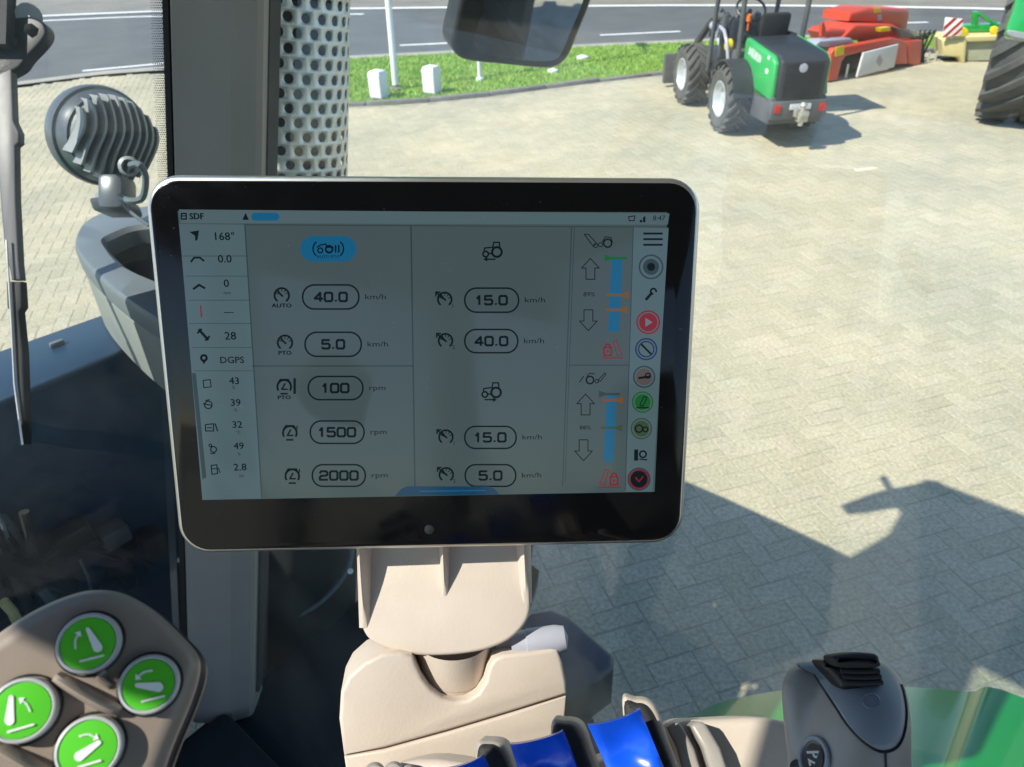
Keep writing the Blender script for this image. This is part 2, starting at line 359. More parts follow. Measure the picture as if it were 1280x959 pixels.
def paver_geo(l, w_, dz=0., tx=0., ty=0., c=.0028):
    a, b_ = l/2-JT/2, w_/2-JT/2; vs = []
    for (ins, z) in ((0, -.03), (0, -c*.8), (c, 0)):
        for (sx, sy) in ((-1, -1), (1, -1), (1, 1), (-1, 1)): vs.append((sx*(a-ins), sy*(b_-ins), z+dz+tx*sx*a+ty*sy*b_))
    fs = [(8, 9, 10, 11)]
    for k in range(4):
        n = (k+1) % 4; fs += [(k, n, 4+n, 4+k), (4+k, 4+n, 8+n, 8+k)]
    return vs, fs
protos = []
for k in range(8):
    vs_, fs_ = paver_geo(PL, PW, rng.normal(0, .0004), rng.normal(0, .0035), rng.normal(0, .006))
    me = bpy.data.meshes.new('paver'); me.from_pydata(vs_, [], fs_); me.materials.append(MT['paver']); protos.append(me)
cand = [c for c in cells if 560 < c[1] < 1290 and 640 < c[0] < 900 and not (c[1] < 660 and c[0] < 980)]
single = set((c[2], c[3]) for c in cand[:290])
rest = MB(); RV = []; RF = []
for (py, px, X, Y, o) in cells:
    rz = yaw+(pi/2 if o else 0)+rng.normal(0, .008); jx, jy = rng.normal(0, .0012, 2)
    if (X, Y) in single:
        ob = bpy.data.objects.new('paver', protos[rng.integers(8)]); COL.objects.link(ob); ob.parent = yard; ob.location = (X+jx, Y+jy, 0); ob.rotation_euler = (0, 0, rz)
    else:
        vs_, fs_ = paver_geo(PL, PW, rng.normal(0, .0004), rng.normal(0, .0035), rng.normal(0, .006)); k = len(RV); c, s = cos(rz), sin(rz)
        RV += [(X+jx+c*q[0]-s*q[1], Y+jy+s*q[0]+c*q[1], q[2]) for q in vs_]; RF += [tuple(i+k for i in f) for f in fs_]
me = bpy.data.meshes.new('pavers'); me.from_pydata(RV, [], RF); me.materials.append(MT['paver'])
po = bpy.data.objects.new('paver_field', me); COL.objects.link(po); po.parent = yard; po['kind'] = 'stuff'

# kerb stones
kerb = thing('kerb', 'low weathered concrete kerb between yard and grass verge', 'kerb', (*K[12], 0))
s = np.r_[0, np.cumsum(np.linalg.norm(np.diff(K, axis=0), axis=1))]
q = 0.0
while q+1.0 < s[-1]:
    a = np.array([np.interp(q+.006, s, K[:, i]) for i in (0, 1)]); b_ = np.array([np.interp(q+.994, s, K[:, i]) for i in (0, 1)])
    d = (b_-a); L_ = np.linalg.norm(d); d /= L_; nn = np.array([-d[1], d[0]])
    hz = .055+rng.normal(0, .006)
    MB().box(V(*((a+b_)/2+nn*.06), hz-.09), V(*d, rng.normal(0, .004))*L_/2, V(*nn, 0)*.065, V(0, 0, .09), .012).build('kerb_stone', MT['concrete'], kerb)
    q += 1.0

# grass on the verge: one mass of blades
n = 60; qq = []
Vg = []; Fg = []
EE = offset(E_, -.36)
kx0, kx1 = K[0, 0], 16.0
for i in range(70000):
    x = rng.uniform(-7.0, 12); y0 = np.interp(x, K[:, 0], K[:, 1])+.13; y1 = np.interp(x, EE[:, 0], EE[:, 1])
    if x < K[0, 0]: continue
    y = rng.uniform(y0, y1); h = rng.uniform(.03, .075); a = rng.uniform(0, 2*pi); wd = rng.uniform(.006, .013); ln = rng.normal(0, .025, 2)
    k = len(Vg); dx, dy = cos(a)*wd, sin(a)*wd
    Vg += [(x-dx, y-dy, 0), (x+dx, y+dy, 0), (x+ln[0], y+ln[1], h)]; Fg.append((k, k+1, k+2))
me = bpy.data.meshes.new('grass'); me.from_pydata(Vg, [], Fg); me.materials.append(MT['grass'])
go = bpy.data.objects.new('grass', me); COL.objects.link(go); tag(go, 'short bright green grass on the verge by the road', 'grass', kind='stuff')

# bollards, lamp post, marker stakes
def bollard(px, label):
    p = gz(*px); r = thing('bollard', label, 'bollard', p, 'white bollards by the kerb')
    fr = Fr(p, V(0, 0, 1), up=V(sin(.5), cos(.5), 0))
    MB().slab(fr, rrect(-.115, -.115, .115, .115, .02, 3), .36, .38, .0).build('shaft', MT['bollard'], r)
    b = MB(); c = [(.36, .115), (.41, .10), (.43, .05)]
    vs = []; fs = []
    for (h, a) in ((.359, .1155), (.415, .095), (.435, .05)):
        for (sx, sy) in ((-1, -1), (1, -1), (1, 1), (-1, 1)): vs.append(fr.pt(sx*a, sy*a, h))
    for i in range(2):
        for k in range(4): fs.append((i*4+k, i*4+(k+1) % 4, i*4+4+(k+1) % 4, i*4+4+k))
    fs.append((8, 9, 10, 11)); b.add(vs, fs).build('cap', MT['bollard'], r, smooth=20)
    MB().slab(fr, rrect(-.14, -.14, .14, .14, .01, 2), .035, .04, .006).build('footing', MT['concrete'], r)
bollard((475, 123), 'squat white bollard at the kerb end, farther from the wheel loader')
bollard((541, 117), 'squat white bollard on the kerb, between lamp post and marker stake')
p = gz(495, 112); r = thing('lamp_post', 'slim white metal lamp post on the grass verge', 'lamp post', p)
top = p+V(.12, .1, 6.0)
MB().tube([p, p+(top-p)*.5, top], [.055, .05, .04], 16).build('pole', MT['bollard'], r)
MB().lathe(p, V(0, 0, 1), [(0, .12), (.03, .12), (.05, .062), (.08, .058)], 20).build('base_collar', MT['concrete'], r)
MB().tube([top, top+V(.0, .3, .12), top+V(0, .8, .15)], .03, 10).build('arm', MT['bollard'], r)
MB().box(top+V(0, 1.0, .15), V(.1, 0, 0), V(0, .3, 0), V(0, 0, .05), .03).build('lamp_head', MT['anthracite'], r)
def stake(px, h, rad, label):
    p = gz(*px); r = thing('marker_stake', label, 'stake', p)
    MB().tube([p, p+V(0, 0, h)], rad, 12).build('post', MT['bollard'], r)
    MB().lathe(p, V(0, 0, 1), [(-.01, rad*2.1), (.05, rad*1.9), (.06, rad)], 14).build('foot', MT['bollard'], r)
stake((600, 101), .42, .035, 'thin white marker stake standing in the grass by a bollard')
stake((691, 91), .07, .05, 'white marker stub low in the grass near the kerb edge')
stake((728, 74), .07, .06, 'small round white marker stub in the middle of the grass')

# ------------------------------------------------------------------ wheels
def wheel(root, c, axis, R, W, rr, nl, tyre_m, rim_m, lug=.03, side=1, name='wheel', hub=True):
    """tyre with chevron lugs, rim and hub as parts; axis points to the outside"""
    axis = nrm(np.array(axis, float)); up = V(0, 0, 1); a = nrm(np.cross(axis, up)); b_ = np.cross(axis, a); c = np.array(c, float)
    prof = [(-.42*W, rr), (-.48*W, rr+.3*(R-rr)), (-.5*W, rr+.6*(R-rr)), (-.46*W, R-.10*(R-rr)-lug), (-.36*W, R-lug), (0, R-lug*.8), (.36*W, R-lug), (.46*W, R-.10*(R-rr)-lug), (.5*W, rr+.6*(R-rr)), (.48*W, rr+.3*(R-rr)), (.42*W, rr)]
    t = MB().lathe(c, axis, prof, 48)
    for k in range(nl):
        for sd in (-1, 1):
            th0 = 2*pi*(k+(.5 if sd > 0 else 0))/nl
            pts = []
            for i in range(5):
                f = i/4; hh = sd*(.02*W+f*.48*W); th = th0 - f*2*pi/nl*1.25*side
                rad = R - (0.0 if f < .8 else (f-.8)*.35*(R-rr))
                pts.append((hh, th, rad))
            wdt = 2*pi/nl*.20
            vs = []; fs = []
            for (hh, th, rad) in pts:
                for (dt, dr) in ((-wdt, -lug*1.4), (-wdt*.75, 0), (wdt*.75, 0), (wdt, -lug*1.4)):
                    q = th+dt; vs.append(c+axis*hh+(a*cos(q)+b_*sin(q))*(rad+dr))
            for i in range(4):
                for j in range(3): fs.append((i*4+j, i*4+j+1, i*4+5+j, i*4+4+j))
            fs += [(0, 1, 2, 3), (16, 17, 18, 19)]
            t.add(vs, fs)
    ty = t.build(name, tyre_m, root, smooth=30)
    rm = MB().lathe(c, axis, [(.42*W, rr), (.45*W, rr*1.03), (.46*W, rr*.97), (.40*W, rr*.90), (.18*W, rr*.84), (.12*W, rr*.6), (.16*W, rr*.42), (.26*W, rr*.36), (.28*W, .001)], 36)
    rm.lathe(c, axis, [(-.42*W, rr), (-.45*W, rr*1.02), (-.40*W, rr*.9), (-.1*W, rr*.85), (.1*W, rr*.6)], 36)
    ro = rm.build('rim', rim_m, ty)
    return ty

def text_mesh(s_, size, align='CENTER'):
    cu = bpy.data.curves.new('t', 'FONT'); cu.body = s_; cu.size = size; cu.align_x = align; cu.align_y = 'CENTER'; cu.resolution_u = 2
    ob = bpy.data.objects.new('t', cu); COL.objects.link(ob); dg = bpy.context.evaluated_depsgraph_get()
    me = bpy.data.meshes.new_from_object(ob.evaluated_get(dg)); vs = [tuple(v.co) for v in me.vertices]; fs = [tuple(p.vertices) for p in me.polygons]
    bpy.data.objects.remove(ob); bpy.data.curves.remove(cu); bpy.data.meshes.remove(me); return vs, fs
def put_text(mb, fr, s_, u, v, size, h, sx=1.0, align='CENTER', rot=0., bold=0.):
    vs, fs = text_mesh(s_, size, align); c, s = cos(rot), sin(rot)
    for (du, dv) in (((0, 0),) if not bold else ((0, 0), (bold, 0), (-bold, 0), (0, bold))):
        mb.add([fr.pt(u+c*(x*sx+du)-s*(y+dv), v+s*(x*sx+du)+c*(y+dv), h+(.00001 if du or dv else 0)) for (x, y, z) in vs], fs)

# ------------------------------------------------------------------ compact wheel loader
O = V(3.41, 10.06, 0); hf_ = nrm(V(-.09, 1, 0)); hl = V(-hf_[1], hf_[0], 0)
def LW(x, y, z): return O+hf_*x+hl*y+V(0, 0, z)
ld = thing('wheel_loader', 'compact wheel loader with green side panels and roll bars on the paved yard', 'loader', O)
def lbox(x0, x1, y0, y1, z0, z1, name, m, c=.02, parent=None):
    return MB().box(LW((x0+x1)/2, (y0+y1)/2, (z0+z1)/2), hf_*(x1-x0)/2, hl*(y1-y0)/2, V(0, 0, (z1-z0)/2), c).build(name, m, parent or ld)
for (x, sd) in ((0, 1), (0, -1), (1.62, 1), (1.62, -1)):
    wheel(ld, LW(x, sd*.47, .41), hl*sd, .41, .32, .215, 18, MT['tyre_dust'], MT['rim'], .03, sd)
def lprism(prof, y0, y1, name, m, bev=.02, parent=None):
    """side profile (x,z) extruded across the loader"""
    fr = Fr(LW(0, y1, 0), hl, V(0, 0, 1)); sg = 1 if fr.x@hf_ > 0 else -1
    return MB().slab(fr, [(sg*a, b) for a, b in prof], 0, y1-y0, bev).build(name, m, parent or ld)
lprism([(-.92, .30), (.25, .26), (.30, .62), (-.20, .66), (-.95, .60)], -.34, .34, 'chassis', MT['anthracite'], .025)
lprism([(-.97, .58), (-.97, 1.00), (-.88, 1.06), (.02, 1.13), (.10, 1.08), (.12, .62)], -.285, .285, 'engine_hood', MT['dark_grille'], .04)
for sd in (1, -1):
    y0, y1 = (.287, .34) if sd > 0 else (-.34, -.287)
    pn = lprism([(-.90, .55), (-.90, .97), (-.80, 1.045), (.02, 1.12), (.06, 1.07), (.04, .60), (-.06, .54)], y0, y1, 'side_panel', MT['lgreen'], .03)
    if sd > 0:
        fr = Fr(LW(-.42, .34, .95), hl, V(0, 0, 1))
        sgx = 1 if fr.x@hf_ > 0 else -1; tb = MB()
        for kk, (x_, w_, h_, dy) in enumerate(((.30, .02, .09, 0), (.255, .03, .075, .0), (.205, .02, .10, 0), (.165, .025, .095, 0), (.11, .02, .10, 0), (.07, .03, .08, 0), (.02, .02, .10, 0), (-.03, .03, .085, .0), (-.08, .02, .07, 0))):
            u_ = sgx*x_; v_ = .012+.11*x_
            tb.add([fr.pt(u_-w_/2-.012, v_-h_/2, .004), fr.pt(u_+w_/2-.012, v_-h_/2, .004), fr.pt(u_+w_/2+.012, v_+h_/2, .004), fr.pt(u_-w_/2+.012, v_+h_/2, .004)], [(0, 1, 2, 3)])
        o9 = tb.build('lettering', MT['white_print'], pn, smooth=0); o9['kind'] = 'stuff'
        MB().slab(fr, rrect(-sgx*.30-.035, -.11, -sgx*.30+.035, -.06, .012, 3), .004, .003, .0).build('model_mark', MT['white_print'], pn)
        MB().slab(fr, circ(-.3 if fr.x@hf_ > 0 else .3, .06, .022, 16), .006, .01, .002).build('latch', MT['white_print'], pn)
# rear end
fr = Fr(LW(-.972, 0, 0), -hf_, V(0, 0, 1))
g_ = MB()
for k in range(14): g_.box(fr.pt(0, .62+k*.027, .004), fr.x*.225, fr.n*.006, V(0, 0, .007), .003)
g_.build('rear_grille_slats', MT['black'], ld)
MB().slab(fr, circ(-.02, .93, .05, 20), .012, .012, .003).build('badge', MT['lilac_grey'], ld)
lbox(-1.02, -.9, -.345, .345, .36, .575, 'counterweight', MT['anthracite'], .03)
fr2 = Fr(LW(-1.022, 0, 0), -hf_, V(0, 0, 1))
for sx in (-1, 1): MB().slab(fr2, rrect(sx*.275-.04, .45, sx*.275+.04, .54, .012, 3), .012, .014, .004).build('tail_light', MT['lens_red'], ld)
MB().slab(fr2, rrect(-.13, .48, .13, .545, .008, 2), .006, .006, .002).build('number_plate', MT['board'], ld)
h = MB().box(LW(-1.08, 0, .46), hf_*.10, hl*.05, V(0, 0, .03), .008); h.box(LW(-1.10, .0, .42), hf_*.05, hl*.06, V(0, 0, .06), .012)
h.lathe(LW(-1.12, .01, .42), V(0, 0, 1), [(-.10, .001), (-.10, .03), (.12, .03), (.13, .045), (.16, .03), (.165, .001)], 14); h.box(LW(-1.10, .08, .47), hf_*.03, hl*.02, V(0, 0, .05), .006)
h.build('tow_hitch', MT['hitchmetal'], ld)
MB().slab(fr2, rrect(-.04, .40, .06, .46, .01, 2), .03, .03, .004).build('plug_socket', MT['yellow'], ld)
# fenders over the wheels
for (x, sd) in ((0, 1), (0, -1)):
    vs = []; fs = []; n_ = 12
    for k in range(n_+1):
        a = radians(-5+175*k/n_)
        for (rr_, yy) in ((.455, .31), (.455, .60), (.435, .60), (.435, .31)): vs.append(LW(x+rr_*cos(a), sd*yy, .43+rr_*sin(a)))
    for k in range(n_):
        for j in range(4): fs.append((k*4+j, k*4+(j+1) % 4, k*4+4+(j+1) % 4, k*4+4+j))
    fs += [(0, 1, 2, 3), tuple(n_*4+j for j in range(4))]
    MB().add(vs, fs).build('fender', MT['dark_grille'], ld)
MB().lathe(LW(.42, .40, .98), hl, [(-.02, .0), (-.02, .075), (.03, .075), (.045, .06), (.05, .001)], 20).build('fuel_cap', MT['yellow'], ld)
# cab platform, seat, console, front frame, arms
lbox(.1, .95, -.42, .42, .50, .58, 'platform', MT['anthracite'], .02)
lbox(.12, .34, -.40, .40, .58, .95, 'side_tank', MT['anthracite'], .04)
st = lbox(.14, .55, -.24, .24, .92, 1.06, 'seat_base', MT['seat'], .05)
MB().box(LW(.14, -.04, 1.17), hf_*.06+V(0, 0, .0), hl*.19, V(0, 0, .21)-hf_*.04, .06).build('seat_back', MT['seat'], ld)
lbox(.05, .40, .25, .33, 1.06, 1.14, 'armrest', MT['seat'], .02); lbox(.05, .40, -.33, -.25, 1.06, 1.14, 'armrest', MT['seat'], .02)
lbox(.98, 1.12, -.18, .18, .55, 1.2, 'steering_console', MT['dark_grille'], .04)
cs = MB().tube([LW(.98, 0, 1.15), LW(.86, 0, 1.32)], .03, 10)
cs.tube([LW(.84, 0, 1.34)+(hl*cos(a)+nrm(V(0, 0, 1)+hf_*.6)*0+nrm(np.cross(hl, nrm(-hf_+V(0, 0, 1.2))))*sin(a))*.19 for a in np.linspace(0, 2*pi, 25)], .016, 8, False)
cs.build('steering_wheel', MT['black'], ld)
MB().lathe(LW(.42, .18, 1.22), V(0, 0, 1), [(-.08, .012), (.02, .014), (.03, .035), (.10, .03), (.12, .001)], 12).build('beacon', MT['orange'], ld)
lbox(1.1, 2.05, -.28, .28, .30, .72, 'front_chassis', MT['dark_grille'], .04)
for sd in (1, -1):
    MB().tube([LW(1.15, sd*.22, 1.22), LW(1.6, sd*.22, 1.15), LW(2.2, sd*.22, .75), LW(2.6, sd*.22, .30)], [.05, .055, .055, .05], 8).build('lift_arm', MT['anthracite'], ld)
    lbox(1.08, 1.2, sd*.22-.04, sd*.22+.04, .7, 1.25, 'arm_tower', MT['anthracite'], .015)
    MB().tube([LW(1.25, sd*.14, .7), LW(1.75, sd*.14, .98)], [.035, .022], 8).build('lift_cylinder', MT['steel'], ld)
    MB().lathe(LW(1.05, sd*.40, 1.12), hf_, [(-.05, .001), (-.05, .05), (.04, .06), (.06, .055), (.062, .001)], 14).build('headlight', MT['lilac_grey'], ld)
hz = MB()
for k in range(7):
    a0 = LW(1.0+.03*k, -.25+.08*k, .75+.05*(k % 3)); hz.tube([a0, a0+V(0, 0, .35)+hf_*.1, a0+V(0, 0, .42)+hf_*.35, a0+hf_*.5+V(0, 0, .15)], .014, 6)
hz.build('hydraulic_hoses', MT['rubber'], ld)
MB().box(LW(2.75, 0, .28), hf_*.05, hl*.55, V(0, 0, .22), .02).build('quick_hitch', MT['anthracite'], ld)
# roll-over frame
rp_ = MB()
for sd in (1, -1):
    MB().tube([LW(.08, sd*.40, .9), LW(.06, sd*.41, 1.5), LW(.10, sd*.41, 2.06), LW(.2, sd*.40, 2.12)], .032, 10).build('roll_bar_post', MT['anthracite'], ld)
    MB().tube([LW(1.08, sd*.42, .55), LW(.98, sd*.42, 1.3), LW(.86, sd*.41, 2.02), LW(.76, sd*.40, 2.12)], .03, 10).build('roll_bar_post', MT['anthracite'], ld)
lbox(-.02, .88, -.44, .44, 2.12, 2.19, 'canopy', MT['dark_grille'], .03)
gb = MB().tube([LW(.30, .43, .78), LW(.36, .46, 1.02), LW(.50, .46, 1.14), LW(.72, .44, 1.16), LW(.82, .43, 1.02)], .022, 8); gb.build('grab_rail', MT['lilac_grey'], ld)

# ------------------------------------------------------------------ red mower conditioner
A, B_ = gz(1035, 104), gz(1162, 79)
dirm = nrm(B_-A); nm = nrm(np.cross(dirm, V(0, 0, 1)))
if nm@(CAM-A) < 0: nm = -nm
mw = thing('mower', 'red disc mower with white side board parked on the yard beside the loader', 'mower', (A+B_)/2)
frm = Fr(A, nm, V(0, 0, 1))
Z2 = lambda pts: [frm.uv(1020+x/4.92, y/4.92) for x, y in pts]
frs = Fr(A, nm, V(0, 0, 1))
def mslab(pts, h, t, name, m, bev=.02): return MB().slab(frm, Z2(pts), h, t, bev).build(name, m, mw)
mslab([(78, 500), (95, 330), (115, 298), (270, 270), (480, 233), (545, 250), (540, 280), (300, 318), (185, 345), (160, 380), (132, 490)], 0, .12, 'left_frame_panel', MT['red'])
mslab([(276, 322), (490, 270), (462, 410), (234, 472)], .06, .035, 'white_board', MT['board'], .008)
mslab([(372, 332), (392, 368), (372, 408), (350, 376)], .064, .003, 'board_emblem', mat('faded_emblem', (.40, .36, .36), .6), .0)
mslab([(482, 262), (565, 252), (570, 395), (470, 400)], -.02, .7, 'skirt_panel', MT['red'])
mslab([(572, 254), (662, 248), (648, 410), (576, 396)], -.02, .7, 'skirt_panel', MT['red'])
mslab([(190, 350), (480, 300), (470, 400), (150, 480)], -.25, .7, 'cutter_bed', MT['black'], .02)
mslab([(350, 150), (362, 95), (480, 62), (722, 70), (728, 95), (705, 205), (640, 215), (560, 190), (545, 165)], -.45, .55, 'conditioner_hood', MT['red'], .05)
mslab([(330, 160), (560, 160), (640, 205), (660, 250), (480, 258), (300, 262), (250, 240)], -.25, .6, 'deck', MT['red'], .04)
mslab([(520, 175), (600, 190), (660, 240), (560, 235)], -.1, .1, 'gearbox', MT['anthracite'], .02)
mslab([(150, 215), (190, 185), (270, 190), (340, 205), (400, 240), (170, 262)], -.3, .35, 'drive_cover', MT['red'], .06)
mslab([(112, 235), (120, 150), (135, 150), (150, 235)], -.25, .05, 'bracket', MT['red'], .01)
mslab([(30, 285), (60, 255), (250, 240), (270, 262), (110, 296)], -.1, .25, 'side_tray', MT['lilac_grey'], .02)
mslab([(118, 290), (172, 280), (168, 335), (115, 348)], .012, .012, 'yellow_decal', MT['yellow'], .002)
mslab([(430, 178), (490, 170), (492, 195), (432, 200)], -.10, .1, 'yellow_tag', MT['yellow'], .004)
mslab([(500, 66), (540, 64), (545, 92), (505, 98)], -.44, .012, 'yellow_decal', MT['yellow'], .002)
mslab([(520, 108), (545, 104), (547, 140), (522, 146)], -.44, .012, 'blue_decal', MT['lilac_grey'], .002)
mslab([(640, 190), (690, 195), (700, 230), (650, 235)], -.2, .1, 'guide_plate', MT['hitchmetal'], .01)
mslab([(662, 245), (700, 225), (765, 250), (770, 340), (740, 395), (655, 395)], -.3, .3, 'wheel_hub_guard', MT['black'], .04)
for k, (x, y) in enumerate(((310, 480), (330, 470), (700, 390), (745, 385), (200, 470))):
    p = frm.px(1020+x/4.92, y/4.92, -.05); MB().tube([p+V(0, 0, .18), V(p[0], p[1], .0)], .018, 8).build('support_foot', MT['steel'], mw)
hh = MB()
for k in range(6):
    p = frm.px(1020+(665+14*k)/4.92, 245/4.92, -.2); hh.tube([p, p+V(.05*k, 0, .12)-nm*.1, p+nm*.05-V(0, 0, .25), p-V(0, 0, .5)+nm*.1], .02, 6)
hh.build('hoses', MT['rubber'], mw)

# ------------------------------------------------------------------ cream and green mower behind
A2, B2 = gz(1172, 78), gz(1250, 78)
d2 = nrm(B2-A2); n2 = nrm(np.cross(d2, V(0, 0, 1))); n2 = n2 if n2@(CAM-A2) > 0 else -n2
kf = Fr(A2, n2, V(0, 0, 1)); Z3 = lambda pts: [kf.uv(1020+x/4.92, y/4.92) for x, y in pts]
km = thing('rear_mower', 'cream and green folded mower standing between red mower and big tyre', 'mower', (A2+B2)/2)
def kslab(pts, h, t, name, m, bev=.02): return MB().slab(kf, Z3(pts), h, t, bev).build(name, m, km)
kslab([(768, 245), (800, 238), (915, 236), (926, 262), (916, 390), (885, 392), (870, 352), (775, 345)], .05, .5, 'end_cover', MT['cream'], .05)
kslab([(922, 250), (1220, 240), (1220, 372), (930, 382)], -.05, .6, 'side_curtain', MT['lime_grey'], .02)
kslab([(800, 225), (1220, 215), (1220, 245), (925, 258), (905, 238), (790, 242)], .03, .55, 'top_edge', MT['cream'], .02)
kslab([(890, 175), (1220, 165), (1220, 212), (895, 222)], -.3, .2, 'frame_beam', MT['tgreen'], .03)
kslab([(1008, 90), (1040, 88), (1038, 185), (1006, 185)], -.3, .12, 'upright', MT['tgreen'], .015)
b = MB(); b.tube([kf.px(1020+1036/4.92, 96/4.92, -.3), kf.px(1020+1150/4.92, 170/4.92, -.3)], .03, 8); b.build('brace', MT['tgreen'], km)
for (x, y) in ((917, 202), (1113, 195)): MB().slab(kf, [kf.uv(1020+(x+a)/4.92, (y+b_)/4.92) for a, b_ in circ(0, 0, 29, 20)], -.05, .08, .02).build('yellow_disc', MT['yellow'], km)
kslab([(790, 375), (1220, 360), (1220, 385), (800, 395)], -.2, .3, 'cutter_bar', MT['black'], .01)
wb_ = kslab([(782, 100), (892, 110), (884, 203), (764, 226)], .12, .012, 'warning_board', MT['white_print'], .002)
st_ = MB()
bu = Z3([(782, 100), (892, 110), (884, 203), (764, 226)]); bu = [np.array(q) for q in bu]
def bl(s_, t_): return (bu[0]*(1-s_)+bu[1]*s_)*(1-t_)+(bu[3]*(1-s_)+bu[2]*s_)*t_
for k in range(4):
    c0 = -.55+.5*k; pl = []
    for (sg, tg) in ((c0+.0, 1), (c0+.22, 1), (c0+1.22, 0), (c0+1.0, 0)): pl.append((sg, tg))
    # clip the slanted band to the board
    pts = []
    for i in range(4):
        pts.append(pl[i])
    def clip(poly, lo):
        out = []
        for i in range(len(poly)):
            a, b_ = poly[i], poly[(i+1) % len(poly)]; f = lambda q: (q[0]-0 if lo else 1-q[0])
            if f(a) >= 0: out.append(a)
            if f(a)*f(b_) < 0:
                t_ = f(a)/(f(a)-f(b_)); out.append((a[0]+(b_[0]-a[0])*t_, a[1]+(b_[1]-a[1])*t_))
        return out
    pts = clip(clip(pts, True), False)
    if len(pts) > 2:
        st_.add([kf.pt(*bl(s_, t_), .124) for s_, t_ in pts], [tuple(range(len(pts)))])
st_.build('red_stripes', MT['lens_red'], wb_, smooth=0)
MB().tube([kf.px(1020+830/4.92, 150/4.92, .10), kf.px(1020+830/4.92, 250/4.92, .0)], .02, 8).build('board_bracket', MT['steel'], km)

# ------------------------------------------------------------------ green tractor cut by the right edge
p = gz(1270, 157); gt = thing('green_tractor', 'green tractor with wide chevron rear tyre at the yard edge', 'tractor', p)
ax = nrm(V(.83, -.56, 0)); fwd2 = V(-ax[1], ax[0], 0)
Wt = 1.0; Rt = 1.0
wheel(gt, p+V(0, 0, Rt-.02)+fwd2*.35, ax, Rt, Wt, .52, 21, MT['tyre_dust'], MT['tgreen'], .055, -1, name='rear_wheel')
wheel(gt, p+V(0, 0, Rt-.02)+fwd2*.35+ax*2.0, ax, Rt, Wt, .52, 21, MT['tyre_dust'], MT['tgreen'], .055, 1, name='rear_wheel')
ctr = p+fwd2*.35+ax*1.0
def gbox(a, f, z, ha, hf2, hz_, name, m, c=.05): MB().box(ctr+ax*a+fwd2*f+V(0, 0, z), ax*ha, fwd2*hf2, V(0, 0, hz_), c).build(name, m, gt)
gbox(0, 1.6, 1.1, .35, 1.9, .35, 'chassis', MT['anthracite']); gbox(0, 2.4, 1.75, .42, 1.2, .38, 'bonnet', MT['tgreen'], .15)
gbox(0, .3, 2.2, .75, .8, .8, 'cab', MT['dark_grille'], .1); gbox(0, .2, 3.05, .85, .95, .1, 'cab_roof', MT['tgreen'], .08)
for sd in (-1, 1):
    vs = []; fs = []; n_ = 12
    for k in range(n_+1):
        a = radians(-10+140*k/n_)
        for (rr_, yy) in ((1.12, .30), (1.12, 1.20), (1.06, 1.22), (1.06, .30)):
            vs.append(ctr+ax*sd*yy+fwd2*(rr_*cos(a+.7))*1.0+V(0, 0, 1.0+rr_*sin(a+.7)))
    for k in range(n_):
        for j in range(4): fs.append((k*4+j, k*4+(j+1) % 4, k*4+4+(j+1) % 4, k*4+4+j))
    fs += [(0, 1, 2, 3), tuple(n_*4+j for j in range(4))]
    MB().add(vs, fs).build('rear_fender', MT['tgreen'], gt)
for sd in (-1, 1): wheel(gt, ctr+fwd2*2.9+ax*sd*.95+V(0, 0, .75), ax*sd, .76, .55, .40, 18, MT['tyre_dust'], MT['tgreen'], .04, sd, name='front_wheel')
fg = Fr(gz(1272, 20, 1.86), nrm(V(-.5, -1, .25)))
MB().slab(fg, [fg.uv(*q) for q in smooth_poly([(1258, 45), (1266, 14), (1276, -8), (1310, -12), (1315, 50), (1285, 47)], 5)], 0, .10, .03).build('fender_end', MT['tgreen'], gt)
MB().slab(fg, [fg.uv(*q) for q in smooth_poly([(1258, 39), (1266, 38), (1285, 42), (1312, 46), (1312, 53), (1280, 50), (1262, 46)], 4)], .02, .14, .012).build('fender_lip', MT['lamp_alu'], gt)

# ------------------------------------------------------------------ trees and hedge on the far side of the road
leaf_m = mat('dark_leaf', (.03, .07, .018), .6, col2=(.06, .12, .03), vscale=1.5)
bark_m = mat('bark', (.10, .08, .06), .9, var=.3, bump=.6, bscale=20)
def leaves(cl, nleaf, size, seed):
    g = np.random.default_rng(seed); vs = []; fs = []
    for i in range(nleaf):
        c, rad = cl[g.integers(len(cl))]; d = g.normal(0, 1, 3); d /= np.linalg.norm(d); p = c+d*rad*g.uniform(.55, 1)**.5
        a = nrm(g.normal(0, 1, 3)); b_ = nrm(np.cross(a, g.normal(0, 1, 3))); sz = size*g.uniform(.6, 1.3); k = len(vs)
        vs += [p-a*sz, p+b_*sz*.5, p+a*sz, p-b_*sz*.5]; fs.append((k, k+1, k+2, k+3))
    return vs, fs
def tree(x, y, h, rad, label, seed):
    g = np.random.default_rng(seed); p = V(x, y, 0); r = thing('roadside_tree', label, 'tree', p)
    t = MB().tube([p, p+V(.1, 0, h*.3), p+V(0, .15, h*.65)], [.28, .2, .1], 10); cl = []
    for k in range(9):
        a = 2*pi*k/9+g.uniform(-.3, .3); e = p+V(cos(a)*rad*.65, sin(a)*rad*.65, h*g.uniform(.55, .95)); t.tube([p+V(0, 0, h*g.uniform(.3, .5)), e], [.09, .03], 6); cl.append((e, rad*g.uniform(.3, .5)))
    cl.append((p+V(0, 0, h*.8), rad*.6)); t.build('trunk', bark_m, r)
    b = MB(); b.add(*leaves(cl, 5000, .16, seed)); b.build('crown', leaf_m, r, smooth=0)
tree(2.5, 29.5, 9, 4.2, 'broad dark tree across the road beyond the loader', 3); tree(9.5, 27.5, 8, 3.8, 'round dark tree across the road beyond the red mower', 5); tree(17, 25.5, 8.5, 4, 'dark tree across the road beyond the big green tractor', 9)
